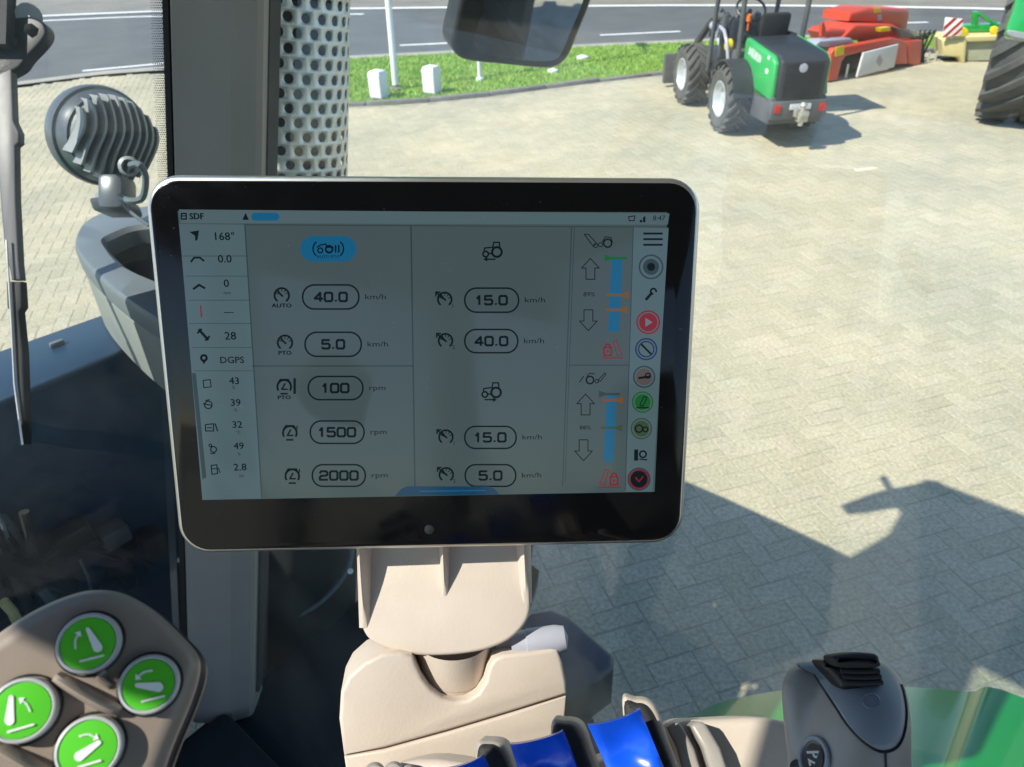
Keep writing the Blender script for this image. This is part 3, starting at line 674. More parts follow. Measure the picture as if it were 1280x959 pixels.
def hedge(pts, h, wd, label, seed):
    g = np.random.default_rng(seed); cl = []
    for a, b_ in zip(pts[:-1], pts[1:]):
        a, b_ = V(*a, 0), V(*b_, 0)
        for k in range(int(np.linalg.norm(b_-a)/.5)):
            cl.append((a+(b_-a)*k/(np.linalg.norm(b_-a)/.5)+V(0, 0, g.uniform(.35, h-.3)), wd*g.uniform(.7, 1)))
    r = thing('hedge', label, 'hedge', V(*pts[0], 0)); b = MB(); b.add(*leaves(cl, 9000, .09, seed)); b.build('foliage', leaf_m, r, smooth=0)
    core = MB()
    for a, b_ in zip(pts[:-1], pts[1:]):
        a, b_ = V(*a, h*.4), V(*b_, h*.4); d = b_-a; core.box((a+b_)/2, d/2, nrm(np.cross(V(0, 0, 1), d))*wd*.5, V(0, 0, h*.4), .1)
    core.build('branches', bark_m, r)
hp = offset(FR_, 2.6)
hedge([tuple(hp[i]) for i in (26, 32, 38, 44, 48)], 1.4, .6, 'low dark clipped hedge along the far side of the road', 4)
#PART2
# ------------------------------------------------------------------ own tractor: shell round the camera
tr = thing('tractor_cab', 'tractor cab round the viewer with grey pillar, glass and green rear fender', 'tractor', T(0, 0, 0))
def tbox(l0, l1, f0, f1, z0, z1, name, m, c=.02, parent=None):
    return MB().box(T((l0+l1)/2, (f0+f1)/2, (z0+z1)/2), TR_*(l1-l0)/2, TF*(f1-f0)/2, V(0, 0, (z1-z0)/2), c).build(name, m, parent or tr)
# front right pillar: grey trim with black seals
q = lambda x, y, d: at(x, y, d)
dt, db = .95, 1.48
def strip(pt, pb, thick, name, m, ext_=.12, bev=.0):
    """prism between a top pair and a bottom pair of points, thickness away from the camera"""
    a0, a1 = pt; b0, b1 = pb
    a0_, a1_ = a0+(a0-b0)*ext_, a1+(a1-b1)*ext_
    nn = nrm(np.cross(a1-a0, b0-a0)); nn = nn if nn@(CAM-a0) < 0 else -nn
    vs = [a0_, a1_, b1, b0]; bk = [p+nn*thick for p in vs]
    b = MB(); b.add(vs+bk, [(0, 1, 2, 3), (7, 6, 5, 4), (0, 4, 5, 1), (1, 5, 6, 2), (2, 6, 7, 3), (3, 7, 4, 0)])
    return b.build(name, m, tr)
# rounded pillar section lofted from the top to the floor
def pillar(xt, xb, name, m, depth_off=0., bulge=.022, ext_=.35):
    pa, pb = (q(xt[0], 0, dt+depth_off), q(xt[1], 0, dt+depth_off)), (q(xb[0], 865, db+depth_off), q(xb[1], 865, db+depth_off))
    secs = []
    for (a, b_) in ((pa[0]+(pa[0]-pb[0])*ext_, pa[1]+(pa[1]-pb[1])*ext_), pa, pb, (pb[0]+(pb[0]-pa[0])*.05, pb[1]+(pb[1]-pa[1])*.05)):
        x = b_-a; w_ = np.linalg.norm(x); x = x/w_; nn = nrm(np.cross(x, pa[0]-pb[0])); nn = nn if nn@(CAM-a) > 0 else -nn
        prof = [(0, -.06), (0, -.012), (.04, .0), (.10, bulge*.75), (.2, bulge), (.5, bulge*1.08), (.72, bulge), (.78, bulge*.72), (.95, bulge*.35), (1.0, .0), (1.0, -.06)]
        secs.append([a+x*w_*u+nn*h for u, h in prof])
    k = len(secs[0]); vs = [p for s_ in secs for p in s_]; fs = []
    for i in range(len(secs)-1):
        for j in range(k): fs.append((i*k+j, i*k+(j+1) % k, (i+1)*k+(j+1) % k, (i+1)*k+j))
    fs += [tuple(range(k)), tuple((len(secs)-1)*k+j for j in range(k))]
    return MB().add(vs, fs).build(name, m, tr, smooth=28)
pillar((208, 330), (233, 317), 'front_pillar', MT['pillar'])
strip((q(328, 0, dt+.02), q(338, 0, dt+.02)), (q(316, 865, db+.02), q(324, 865, db+.02)), .05, 'door_seal', MT['rubber'], .35)
strip((q(202.5, 0, dt+.02), q(210, 0, dt+.02)), (q(229, 865, db+.02), q(235, 865, db+.02)), .05, 'windscreen_seal', MT['rubber'], .35)
# printed dot border of the windscreen
bm_ = MB()
pw0, pw1 = q(204, 0, dt+.05), q(229, 690, dt+.05+(db-dt)*690/865)
xd = nrm(at(150, 100, 1.0)-at(200, 100, 1.0)); yv = nrm(pw0-pw1)
for r_ in range(230):
    for c_ in range(6):
        f = r_*.0032/np.linalg.norm(pw1-pw0)
        p = pw0+(pw1-pw0)*f+xd*((c_+.3+(r_ % 2)*.5)*.0029); rad = .00125*(1-c_*.08)
        bm_.add([p+(xd*cos(2*pi*k/6)+yv*sin(2*pi*k/6))*rad for k in range(6)], [tuple(range(6))])
fo = bm_.build('dot_border', MT['black'], tr, smooth=0); fo['kind'] = 'stuff'

# glass
def pane(pts, name, m='glass'): return MB().add(pts, [tuple(range(len(pts)))]).build(name, MT[m], tr, smooth=0)
pT = q(270, 0, dt+.06); pB = q(275, 865, db+.06)
def tl(p): return p@TR_, p@TF
(lT, fT), (lB, fB) = tl(pT), tl(pB)
zT, zB = pT[2], pB[2]
def pil(z): k = (z-zB)/(zT-zB); return lB+(lT-lB)*k, fB+(fT-fB)*k
def Pz(z, dl=0, df=0): l, f = pil(z); return T(l+dl, f+df, z)
ZF, ZR = zB-.01, 2.98
lr, fr_ = pil(ZR); lf, ff = pil(ZF)
pane([Pz(ZF, .01), T(lf+.02, -.75, ZF), T(lr+.02, -.75, ZR), Pz(ZR, .01)], 'door_glass', 'dusty_glare')
# curved windscreen
ns = 10; vs = []; fs = []
for k in range(ns+1):
    u = k/ns
    for z in (ZF, ZR):
        l, f = pil(z); ll = l-(l+.97)*u; vs.append(T(ll, f+.02+.10*sin(pi*u), z))
for k in range(ns): fs.append((2*k, 2*k+2, 2*k+3, 2*k+1))
MB().add(vs, fs).build('windscreen', MT['dusty_glare'], tr, smooth=60)
# floor, rear wall, roof with a glass hatch over the front, other posts
tbox(-1.0, lB+.42, -.85, fB-.02, zB-.10, zB-.012, 'cab_floor', MT['dark_mat'], .02)
tbox(-1.0, .70, -.92, -.80, 1.12, 2.0, 'rear_bulkhead', MT['headliner'], .03)
for sd in (-1, 1): tbox(-.2+sd*.80-.05, -.2+sd*.80+.05, -.92, -.80, 2.0, 3.0, 'rear_post', MT['pillar'], .02)
tbox(-1.05, -.97, -.25, -.15, 1.2, 3.0, 'door_post', MT['pillar'], .02); tbox(-1.03, -.93, .72, .84, 1.2, 3.0, 'left_front_pillar', MT['pillar'], .02)
H0, H1 = .285, .80  # unseen hatch opening, sized to place the sun patches on the controls
rh = thing('keypad_shade_blocker', 'added black handset hanging under the roof hatch', 'blocker', T(-.375, .372, 3.05)+SUN*.14)  # added out of view, only to shade the upper part of the keypad
MB().box(T(-.372, .372, 3.05)+SUN*.14, TR_*.018, TF*.034, V(0, 0, .018), .008).build('blocker_body', MT['black'], rh); MB().tube([T(-.372, .39, 3.05)+SUN*.14, T(-.36, .29, 2.99)], .004, 8).build('blocker_bracket', MT['black'], rh)
tbox(-1.15, 1.35, -1.0, H0, 2.985, 3.10, 'roof', MT['headliner'], .05)  # unseen roof, overhangs extended so its shadow covers the paving at right
tbox(-1.15, -.60, H0, H1+.50, 2.985, 3.10, 'roof_side', MT['headliner'], .03); tbox(.30, 1.35, H0, H1+.50, 2.985, 3.10, 'roof_side', MT['tgreen'], .03)
tbox(-.60, .30, H1, H1+.50, 2.985, 3.10, 'roof_visor', MT['headliner'], .03)
pane([T(-.6, H0, 3.05), T(.3, H0, 3.05), T(.3, H1, 3.05), T(-.6, H1, 3.05)], 'roof_hatch_glass')
pane([T(-1.0, -.8, 1.3), T(-1.0, .75, 1.3), T(-1.0, .75, 2.97), T(-1.0, -.8, 2.97)], 'left_window')
pane([T(-.95, -.86, 2.0), T(.55, -.86, 2.0), T(.55, -.86, 2.97), T(-.95, -.86, 2.97)], 'rear_window')
tbox(-.35, .35, -1.2, .7, .55, 1.1, 'gearbox_housing', MT['dark_mat'], .05); tbox(-.62, .05, .95, 3.4, .7, 1.55, 'engine_bay', MT['dark_mat'], .08)
MB().slab(Fr(T(-.28, 2.4, 1.55), V(0, 0, 1), up=TF), rrect(-.36, -1.1, .36, 1.2, .15, 6), .25, .35, .12).build('bonnet', MT['tgreen'], tr)
# front right wheel with its fender
wc = T(1.10, 1.88, .80)
wheel(tr, wc, TR_, .80, .56, .42, 18, MT['tyre'], MT['anthracite'], .045, 1, name='front_wheel')
wheel(tr, T(-1.18, 1.78, .80), -TR_, .80, .56, .42, 18, MT['tyre'], MT['tgreen'], .045, 1, name='front_wheel')
def fender(lat0, lat1, fc, zc, R, a0, a1, name, m, th=.02, n_=20):
    vs = []; fs = []
    for k in range(n_+1):
        a = radians(a0+(a1-a0)*k/n_)
        for (rr_, l_) in ((R-.05, lat0), (R, lat0+.05), (R, lat1-.05), (R-.06, lat1), (R-.06-th, lat1-.01), (R-th, lat1-.06), (R-th, lat0+.06), (R-.05-th, lat0+.01)):
            vs.append(T(l_, fc+rr_*cos(a), zc+rr_*sin(a)))
    for k in range(n_):
        for j in range(8): fs.append((k*8+j, k*8+(j+1) % 8, k*8+8+(j+1) % 8, k*8+8+j))
    fs += [tuple(range(8)), tuple(n_*8+j for j in range(8))]
    return MB().add(vs, fs).build(name, m, tr)
fpr = smooth_poly([(.84, 1.80), (.92, 1.85), (1.2, 1.875), (1.8, 1.88), (2.3, 1.80), (2.6, 1.55), (2.75, 1.25)], 5, False); vs = []; fs = []
for (f_, z_) in fpr:
    for (l_, dz) in ((.84, -.05), (.89, 0), (1.46, 0), (1.52, -.06), (1.50, -.075), (1.45, -.022), (.90, -.022), (.86, -.065)): vs.append(T(l_, f_, z_+dz))
for k in range(len(fpr)-1):
    for j_ in range(8): fs.append((k*8+j_, k*8+(j_+1) % 8, k*8+8+(j_+1) % 8, k*8+8+j_))
fs += [tuple(range(8)), tuple((len(fpr)-1)*8+j_ for j_ in range(8))]
MB().add(vs, fs).build('front_fender', MT['cover'], tr)  # hidden fender, top flattened and lengthened to shape its shadow on the paving
# rear wheels (outside the picture) and the green rear fender
for sd in (-1, 1): wheel(tr, T(-.2+sd*1.28, -1.62, 1.02), TR_*sd, 1.02, .75, .52, 20, MT['tyre'], MT['tgreen'], .055, sd, name='rear_wheel')
# rear fender: swept arch beside the door, its outer edge traced on the plane it stands in
LO = 1.14; rfp = []
for (x, y) in ((855, 905), (868, 893), (900, 877), (975, 862), (1050, 858), (1130, 857), (1210, 863), (1290, 874)):
    r_ = ray(x, y); t_ = (LO-CAM@TR_)/(r_@TR_); p = CAM+r_*t_; rfp.append((p@TF, p[2]))
rfp.append((rfp[-1][0]-.5, rfp[-1][1]+.02)); rfp.append((rfp[-1][0]-.6, rfp[-1][1]-.25))
rfp = [(rfp[0][0]+.03, rfp[0][1]-.35)]+rfp
RF2 = smooth_poly(rfp, 5, False); vs = []; fs = []
for (f_, z_) in RF2:
    for (l_, dz) in ((.66, -.10), (.70, -.03), (.80, .0), (1.10, .0), (LO, -.004), (LO, -.05), (1.10, -.04), (.80, -.03), (.70, -.07)): vs.append(T(l_, f_, z_+dz))
for k in range(len(RF2)-1):
    for j_ in range(9): fs.append((k*9+j_, k*9+(j_+1) % 9, k*9+9+(j_+1) % 9, k*9+9+j_))
fs += [tuple(range(9)), tuple((len(RF2)-1)*9+j_ for j_ in range(9))]
MB().add(vs, fs).build('rear_fender', MT['tgreen'], tr)
# step box beside the front wheel
zs = .95; spx = [(650, 776), (664, 764), (690, 759), (712, 768), (768, 818), (767, 834), (742, 852), (712, 876), (640, 885), (600, 830)]
frb = Fr(V(0, 0, zs), V(0, 0, 1), up=V(0, 1, 0))
MB().slab(frb, [frb.uv(*p) for p in spx], 0, .16, .02).build('step_box', MT['cover'], tr)
MB().slab(frb, [frb.uv(*p) for p in [(640, 800), (690, 790), (745, 850), (700, 890), (640, 900)]], -.17, .30, .015).build('step_bracket', MT['black'], tr)
# dark cover panel in front of the windscreen, and pipework below
zc_ = 2.06
frc = Fr(V(0, 0, zc_), V(0, 0, 1), up=V(0, 1, 0))
ca_, cb_ = gz(0, 437, zc_), gz(105, 400, zc_); dl_ = nrm(ca_-cb_)
fw1 = ff+.15; pp = [cb_-dl_*.30, ca_+dl_*.6, ca_+dl_*.6+TF*(fw1-(ca_+dl_*.6)@TF), cb_-dl_*.30+TF*(fw1-(cb_-dl_*.30)@TF)]
MB().slab(frc, [(p-frc.o)@np.stack([frc.x, frc.y], 1) for p in pp], 0, .75, .012).build('side_cover', MT['cover'], tr)
p = gz(72, 432, zc_); MB().box(p+V(0, 0, .004), dl_*.012, nrm(np.cross(dl_, V(0, 0, 1)))*.005, V(0, 0, .005), .003).build('cover_latch', MT['grey_rim'], tr)
# pipes and hoses in the dark under the cover
def pxtube(pts, d, r_, name, m, parent=None, n=8):
    P2 = smooth_poly([(x, y) for x, y in pts], 6, False)
    dd = np.interp(np.linspace(0, 1, len(P2)), np.linspace(0, 1, len(d)), d) if hasattr(d, '__len__') else [d]*len(P2)
    return MB().tube([at(x, y, z) for (x, y), z in zip(P2, dd)], r_, n).build(name, m, parent or tr)
pxtube([(318, 777), (350, 776), (395, 757), (430, 720), (440, 685), (436, 640)], 1.62, .006, 'hose', MT['cable'])
pxtube([(322, 830), (345, 822), (362, 812), (375, 800)], 1.7, .007, 'hose', MT['cable'])
pxtube([(368, 812), (357, 830), (350, 848), (352, 870)], 1.7, .010, 'hose', MT['cable'])
pxtube([(208, 778), (222, 768), (232, 752)], 1.62, .006, 'hose', MT['cable'])
for (a, b_, m, r_) in (((-10, 665), (45, 780), 'rubber', .012), ((4, 752), (22, 778), 'cream', .010), ((-10, 700), (90, 735), 'pipe', .02), ((30, 640), (38, 690), 'pipe', .010), ((50, 735), (75, 770), 'cable', .012), ((-5, 640), (8, 672), 'cable', .005), ((100, 700), (115, 745), 'cable', .003)):
    def onf(x, y, dfw=.09):
        r2 = ray(x, y); return CAM+r2*((fB+dfw-CAM@TF)/(r2@TF))
    MB().tube([onf(*a), onf((a[0]+b_[0])/2+3, (a[1]+b_[1])/2), onf(*b_)], r_*.8, 8).build('pipe', MT[m], tr)
g5 = np.random.default_rng(11)
for k in range(16):
    x0_, y0_ = g5.uniform(-20, 210), g5.uniform(655, 760); a_ = g5.uniform(0, pi); ln_ = g5.uniform(25, 70)
    P3 = smooth_poly([(x0_, y0_), (x0_+ln_*cos(a_)*.5+g5.uniform(-12, 12), y0_+ln_*sin(a_)*.5), (x0_+ln_*cos(a_), y0_+ln_*sin(a_))], 6, False)
    MB().tube([onf(x, y, .11) for x, y in P3], g5.uniform(.004, .013), 8).build('hose', MT[('rubber', 'pipe', 'rubber', 'black', 'pipe')[k % 5]], tr)
for k in range(7):
    x0_, y0_ = g5.uniform(-10, 190), g5.uniform(665, 750); MB().box(onf(x0_, y0_, .12), TR_*g5.uniform(.015, .04), TF*.02, V(0, 0, g5.uniform(.015, .04)), .006).build('valve_block', MT[('dark_grille', 'black', 'anthracite', 'pipe')[k % 4]], tr)
tbox(-.30, lB-.02, fB-.42, fB-.06, zB-.012, zB+.03, 'sill', MT['dark_mat'], .04)
MB().box(at(330, 868, 1.58), RT*.02, UP*.012, FW*.02, .006).build('sill_catch', MT['cable'], tr)
for x, y in ((438, 714), (225, 700)): MB().lathe(at(x, y, 1.5), -ray(x, y), [(0, .006), (.004, .006), (.006, .001)], 10).build('screw', MT['steel'], tr)
# driver's seat behind the viewer
st = thing('driver_seat', 'black fabric driver seat behind the viewer on the cab floor', 'seat', T(-.12, -.35, 1.19))
MB().box(T(-.12, -.30, 1.62), TR_*.26, TF*.27, V(0, 0, .08), .06).build('cushion', MT['seat'], st)
MB().box(T(-.12, -.60, 2.0), TR_*.25, TF*.08+V(0, 0, .02), V(0, 0, .40)-TF*.06, .07).build('backrest', MT['seat'], st)
MB().box(T(-.12, -.66, 2.50), TR_*.16, TF*.06, V(0, 0, .10), .05).build('headrest', MT['seat'], st)
MB().lathe(T(-.12, -.35, 1.19), V(0, 0, 1), [(0, .2), (.1, .2), (.12, .14), (.36, .14)], 20).build('pedestal', MT['dark_mat'], st)

# ------------------------------------------------------------------ exhaust with perforated shield
e0, e1 = at(347, 0, 1.22), at(352, 215, 1.34); ed = nrm(e0-e1)
ec = e1-ed*.62; ex = thing('exhaust_stack', 'exhaust behind the pillar in a perforated silver heat shield', 'exhaust', ec-ed*.55)
ea = nrm(np.cross(ed, V(0, 1, 0))); eb = np.cross(ed, ea); er = .115
prow = .0222; ncol = 26; nr = 64; hr = .0078
vs = []; fs = []; idx = {}; par = []
def ep(th, z): return ec+(ea*cos(th)+eb*sin(th))*er+ed*z
def ev(th, z):
    key = (round((th % (2*pi))*1e5), round(z*1e5))
    if key not in idx: idx[key] = len(vs); vs.append(ep(th, z)); par.append((th, z))
    return idx[key]
pt_ = 2*pi/ncol
for r_ in range(nr):
    z0 = r_*prow; zc = z0+prow/2; of = (r_ % 2)*.5
    for c_ in range(ncol):
        t0 = (c_+of)*pt_; tc_ = t0+pt_/2
        out = [ev(t0+pt_*k/4, z0) for k in range(4)]+[ev(t0+pt_, z0+prow*k/2) for k in range(2)]+[ev(t0+pt_*(4-k)/4, z0+prow) for k in range(4)]+[ev(t0, z0+prow*(2-k)/2) for k in range(2)]
        k0 = len(vs)
        for o in out:
            th, z = par[o]; dth = (th-tc_+pi) % (2*pi)-pi; a = math.atan2(z-zc, dth*er)
            th2, z2 = tc_+hr*cos(a)/er, zc+hr*sin(a); vs.append(ep(th2, z2)); par.append((th2, z2))
        for k in range(12): fs.append((out[k], out[(k+1) % 12], k0+(k+1) % 12, k0+k))
eo = MB().add(vs, fs).build('heat_shield', MT['steel'], ex, smooth=60)
sm = eo.modifiers.new('thickness', 'SOLIDIFY'); sm.thickness = .002; sm.offset = 0
MB().tube([ec-ed*.3, ec+ed*1.6], .103, 28).build('inner_pipe', MT['pipe'], ex)
MB().tube([ec-ed*.55, ec-ed*.02], .15, 28).build('silencer', MT['pipe'], ex)

# ------------------------------------------------------------------ work lamp and grey housing
D0 = 1.30
lc = at(129, 171, D0)
axl = nrm(at(172, 182, D0-.075)-lc)                      # from lens towards the finned back (towards the viewer)
wl = thing('work_lamp', 'round grey work lamp with wavy cooling fins on the grey housing', 'work lamp', at(148, 262, D0))
S = D0/F
MB().lathe(lc, axl, [(-.03, .001), (-.032, 54*S), (-.025, 60*S), (-.004, 61*S), (.004, 59.5*S), (.006, 56*S), (.012, 55.5*S), (.022, 52*S), (.030, 50*S)], 48).build('bezel', MT['lamp_dark'], wl)
MB().lathe(lc, axl, [(.014, 52*S), (.024, 50*S), (.036, 44*S), (.046, 34*S), (.048, .001)], 40).build('body', MT['lamp_alu'], wl)
ux = nrm(np.cross(UP, axl)); ux = ux if ux@RT > 0 else -ux; uy = np.cross(axl, ux); uy = uy if uy@UP > 0 else -uy
for k in range(10):
    x = (-43.5+9.6*k)*S; half = math.sqrt(max((51*S)**2-x*x, 1e-6))
    vs = []; fs = []; m_ = 22
    for i in range(m_+1):
        y = -half+2*half*i/m_; rr2 = math.sqrt(x*x+y*y); hgt = .040+.045*math.sqrt(max(1-(rr2/(53*S))**2, 0))
        xo = x+.0038*sin(y/.0165+.4)
        for (dx, h_) in ((-.0024, .01), (-.0019, hgt), (.0019, hgt), (.0024, .01)): vs.append(lc+ux*(xo+dx)+uy*y+axl*h_)
    for i in range(m_):
        for j in range(4): fs.append((i*4+j, i*4+(j+1) % 4, i*4+4+(j+1) % 4, i*4+4+j))
    fs += [(0, 1, 2, 3), tuple(m_*4+j for j in range(4))]
    MB().add(vs, fs).build('cooling_fin', MT['lamp_alu'], wl, smooth=50)
gl_ = at(161, 208, D0-.115); MB().lathe(gl_, -nrm(ray(161, 208)), [(-.05, .016), (.0, .016), (.004, .011), (.01, .011)], 16).build('cable_gland', MT['lamp_alu'], wl)
pxtube([(163, 207), (174, 206), (182, 222), (178, 247), (162, 251), (150, 246)], [D0-.125, D0-.13, D0-.11, D0-.09, D0-.09, D0-.07], .0055, 'cable', MT['cable'], wl)
pxtube([(152, 250), (160, 262), (172, 272), (186, 282)], D0-.08, .003, 'cable_tie', MT['cable'], wl)
MB().box(at(147, 243, D0-.02), RT*.022, UP*.030, FW*.028, .010).build('yoke', MT['lamp_dark'], wl)
MB().box(at(146, 260, D0-.01), RT*.030, V(0, 0, .012), FW*.03, .006).build('mounting_foot', MT['lamp_dark'], wl)
MB().tube([at(123, 245, D0-.03), at(140, 245, D0-.04)], .007, 8).build('bolt', MT['lamp_alu'], wl)
# the grey housing under it: a rounded wall with a flat rim round a dark opening
zt = at(95, 305, 1.30)[2]; zb = zc_
frt = Fr(V(0, 0, zt), V(0, 0, 1), up=V(0, 1, 0))
outp = [(250, 245), (200, 254), (165, 259), (130, 264), (104, 277), (92, 300), (98, 318), (120, 343), (155, 373), (200, 402), (235, 414), (270, 414), (300, 395), (312, 350), (300, 300), (280, 262)]
inp = [(240, 279), (200, 280), (165, 284), (146, 291), (131, 299), (133, 307), (150, 325), (170, 338), (200, 352), (230, 362), (255, 360), (272, 340), (275, 315), (262, 290)]
OU = smooth_poly([frt.uv(*p) for p in outp], 5); IU = smooth_poly([frt.uv(*p) for p in inp], 5)
gh = thing('intake_housing', 'rounded grey plastic housing with open rimmed top on the dark cover', 'housing', gz(200, 440, zb))
def ringsolid(O1, I1, z0, z1, b_, name, m, parent):
    n1 = 96
    def rs(P):
        c = P.mean(0); a = np.arctan2(P[:, 1]-IU.mean(0)[1], P[:, 0]-IU.mean(0)[0]); o = np.argsort(a); aa = np.linspace(-pi, pi, n1, endpoint=False)
        return np.stack([np.interp(aa, a[o], P[o, 0], period=2*pi), np.interp(aa, a[o], P[o, 1], period=2*pi)], 1)
    O2, I2 = rs(O1), rs(I1); c = IU.mean(0)
    lay = [(O2*1.0, z0), (O2, z1-b_), (O2-nrm_rows(O2-c)*b_*.4, z1-b_*.3), (O2-nrm_rows(O2-c)*b_, z1), (I2+nrm_rows(I2-c)*b_, z1), (I2, z1-b_), (I2, z0)]
    vs = []; fs = []
    for P, z in lay: vs += [V(frt.o[0]+frt.x[0]*u+frt.y[0]*v, frt.o[1]+frt.x[1]*u+frt.y[1]*v, z) for u, v in P]
    for i in range(len(lay)-1):
        for k in range(n1): fs.append((i*n1+k, i*n1+(k+1) % n1, (i+1)*n1+(k+1) % n1, (i+1)*n1+k))
    for k in range(n1): fs.append((k, (k+1) % n1, (len(lay)-1)*n1+(k+1) % n1, (len(lay)-1)*n1+k))
    return MB().add(vs, fs).build(name, m, parent, smooth=35)
def nrm_rows(a): return a/np.linalg.norm(a, axis=1)[:, None]
cI = IU.mean(0)
ringsolid(OU, IU, zt-.035, zt, .008, 'rim', MT['grey_rim'], gh)
ringsolid(cI+(OU-cI)*.985, cI+(OU-cI)*.90, zb+.003, zt-.036, .008, 'wall', MT['grey_housing'], gh)
MB().add([V(frt.o[0]+frt.x[0]*u+frt.y[0]*v, frt.o[1]+frt.x[1]*u+frt.y[1]*v, zt-.10) for u, v in cI+(OU-cI)*.91], [tuple(range(len(OU)))]).build('filter_insert', MT['dark_grille'], gh)

# ------------------------------------------------------------------ wiper
DW = 1.10
wp = thing('wiper', 'black windscreen wiper hanging along the outside of the glass', 'wiper', at(20, 60, DW))
MB().slab(Fr(at(20, 60, DW), -FW), [Fr(at(20, 60, DW), -FW).uv(*p) for p in smooth_poly([(-30, 22), (20, 21), (40, 21), (54, 28), (58, 40), (52, 52), (35, 70), (18, 88), (-30, 100)], 5)], 0, .02, .004).build('pivot_bracket', MT['black'], wp)
for x, y in ((38, 37), (14, 51)): MB().lathe(at(x, y, DW-.002), -ray(x, y), [(-.01, .009), (.004, .009), (.006, .001)], 6).build('bolt', MT['rubber'], wp)
MB().lathe(at(36, 20, DW+.01), -ray(36, 20), [(-.02, .018), (.004, .018), (.006, .001)], 14).build('spindle_cap', MT['lilac_grey'], wp)
frw = Fr(at(10, 300, DW), -FW)
MB().slab(frw, [frw.uv(*p) for p in [(-12, 60), (14, 70), (17, 150), (24, 165), (24, 178), (19, 182), (20, 250), (24, 330), (26, 350), (14, 350), (4, 300), (-8, 160)]], 0, .012, .003).build('arm', MT['wiper'], wp)
MB().slab(frw, [frw.uv(*p) for p in [(8, 352), (27, 352), (29, 384), (25, 390), (30, 440), (32, 500), (33, 556), (27, 556), (22, 500), (17, 440), (14, 390), (9, 385)]], .002, .014, .004).build('blade', MT['rubber'], wp)
MB().tube([at(8, 300, DW-.006), at(14, 400, DW-.006), at(18, 480, DW-.006), at(28, 556, DW-.006)], .0016, 6).build('spine', MT['alu'], wp)
strip((at(-30, -10, DW-.02), at(9, -10, DW-.02)), (at(-30, 55, DW-.02), at(7, 55, DW-.02)), .02, 'screen_edge_trim', MT['rubber'], .1)

# ------------------------------------------------------------------ door mirror
DM = 1.75
mr = thing('door_mirror', 'black framed wing mirror showing green bodywork and paving', 'mirror', at(650, 40, DM))
nmi = nrm(V(.36, -.90, -.05)); frM = Fr(at(650, 40, DM), nrm(V(.62, -1.62, -.43)))
mo = smooth_poly([(578, -12), (572, 20), (566, 45), (566, 60), (574, 72), (590, 78), (630, 82), (670, 86), (690, 86), (704, 80), (714, 67), (724, 42), (742, -5), (752, -60), (748, -160), (730, -190), (600, -190), (584, -160), (580, -60)], 4)
MB().slab(frM, [frM.uv(*p) for p in mo], .0, .07, .012, dome=0).build('shell', MT['black'], mr)
c_ = np.array(frM.uv(652, -50)); mi = smooth_poly([(602, -6), (596, 22), (590, 46), (592, 58), (602, 64), (634, 70), (670, 73), (688, 72), (698, 64), (710, 36), (726, -5), (738, -60), (735, -150), (720, -178), (606, -178), (594, -150)], 4)
# mirror glass: a flat plate turned within its frame, so that it looks back along the tractor
U_ = [np.array(frM.uv(*p)) for p in mi]
pl = MB(); pc = frM.pt(*c_, .016)
frG = Fr(pc, nmi)
vs = []
for u in U_:
    p = frM.pt(*u, 0); d_ = p-pc; vs.append(p+frM.n*(.016+0*(d_@frM.x)))
me_ = pl.add(vs, [tuple(range(len(vs)))]).build('mirror_glass', MT['mirror'], mr, smooth=0)
ctm = at(650, -60, DM+.05); MB().tube([ctm, ctm+V(0, 0, .10)-TR_*.25-TF*.1, T(lr+.05, fr_-.1, 2.95)], .018, 10).build('mirror_arm', MT['black'], mr)

# ------------------------------------------------------------------ the terminal
quad = [(177.5, 218.5), (878.5, 222.5), (848.5, 679.5), (219.5, 693.5)]
A_ = []
for (u, v), (x, y) in zip([(0, 0), (1, 0), (1, 1), (0, 1)], quad):
    x = (x-640)/F; y = -(y-479.5)/F
    A_.append([u, v, 1, 0, 0, 0, -x*u, -x*v, -x]); A_.append([0, 0, 0, u, v, 1, -y*u, -y*v, -y])
h_ = np.linalg.svd(np.array(A_))[2][-1].reshape(3, 3); h_ = h_ if h_[2, 2] > 0 else -h_
k_ = .315/np.linalg.norm(h_[:, 0]); toW = lambda c: RT*c[0]+UP*c[1]+FW*c[2]
o_ = CAM+toW(h_[:, 2]*k_); mu = nrm(toW(h_[:, 0])); mv = toW(h_[:, 1]); mv = nrm(mv-mu*(mv@mu)); mn = np.cross(mv, mu); mn = mn if mn@(CAM-o_) > 0 else -mn
fs_ = Fr.__new__(Fr); fs_.o = o_; fs_.x = mu; fs_.y = -mv; fs_.n = mn
MW, MH = .315, np.linalg.norm(h_[:, 1])*k_
mon = thing('touchscreen_terminal', 'wide black touchscreen terminal showing speed and rpm fields on the beige arm', 'monitor', fs_.pt(MW/2, -MH, -.015))
MB().slab(fs_, rrect(0, -MH, MW, 0, .019, 8), 0, .028, .0035, segs=4).build('frame', MT['alu'], mon, smooth=30)
MB().slab(fs_, rrect(.0030, -MH+.0030, MW-.0030, -.0030, .0165, 8), .0012, .004, .0009).build('glass_bezel', MT['gloss_black'], mon)
MB().slab(fs_, rrect(.03, -MH+.03, MW-.03, -.03, .02, 6), -.0285, .02, 0).build('rear_shell', MT['black'], mon)
hD = .0014
dq = [(225, 262), (836, 267), (815, 614), (254, 624)]
duv = [np.array(fs_.uv(*p)) for p in dq]
x0, x1 = (duv[0][0]+duv[3][0])/2, (duv[1][0]+duv[2][0])/2; y1, y0 = (duv[0][1]+duv[1][1])/2, (duv[3][1]+duv[2][1])/2
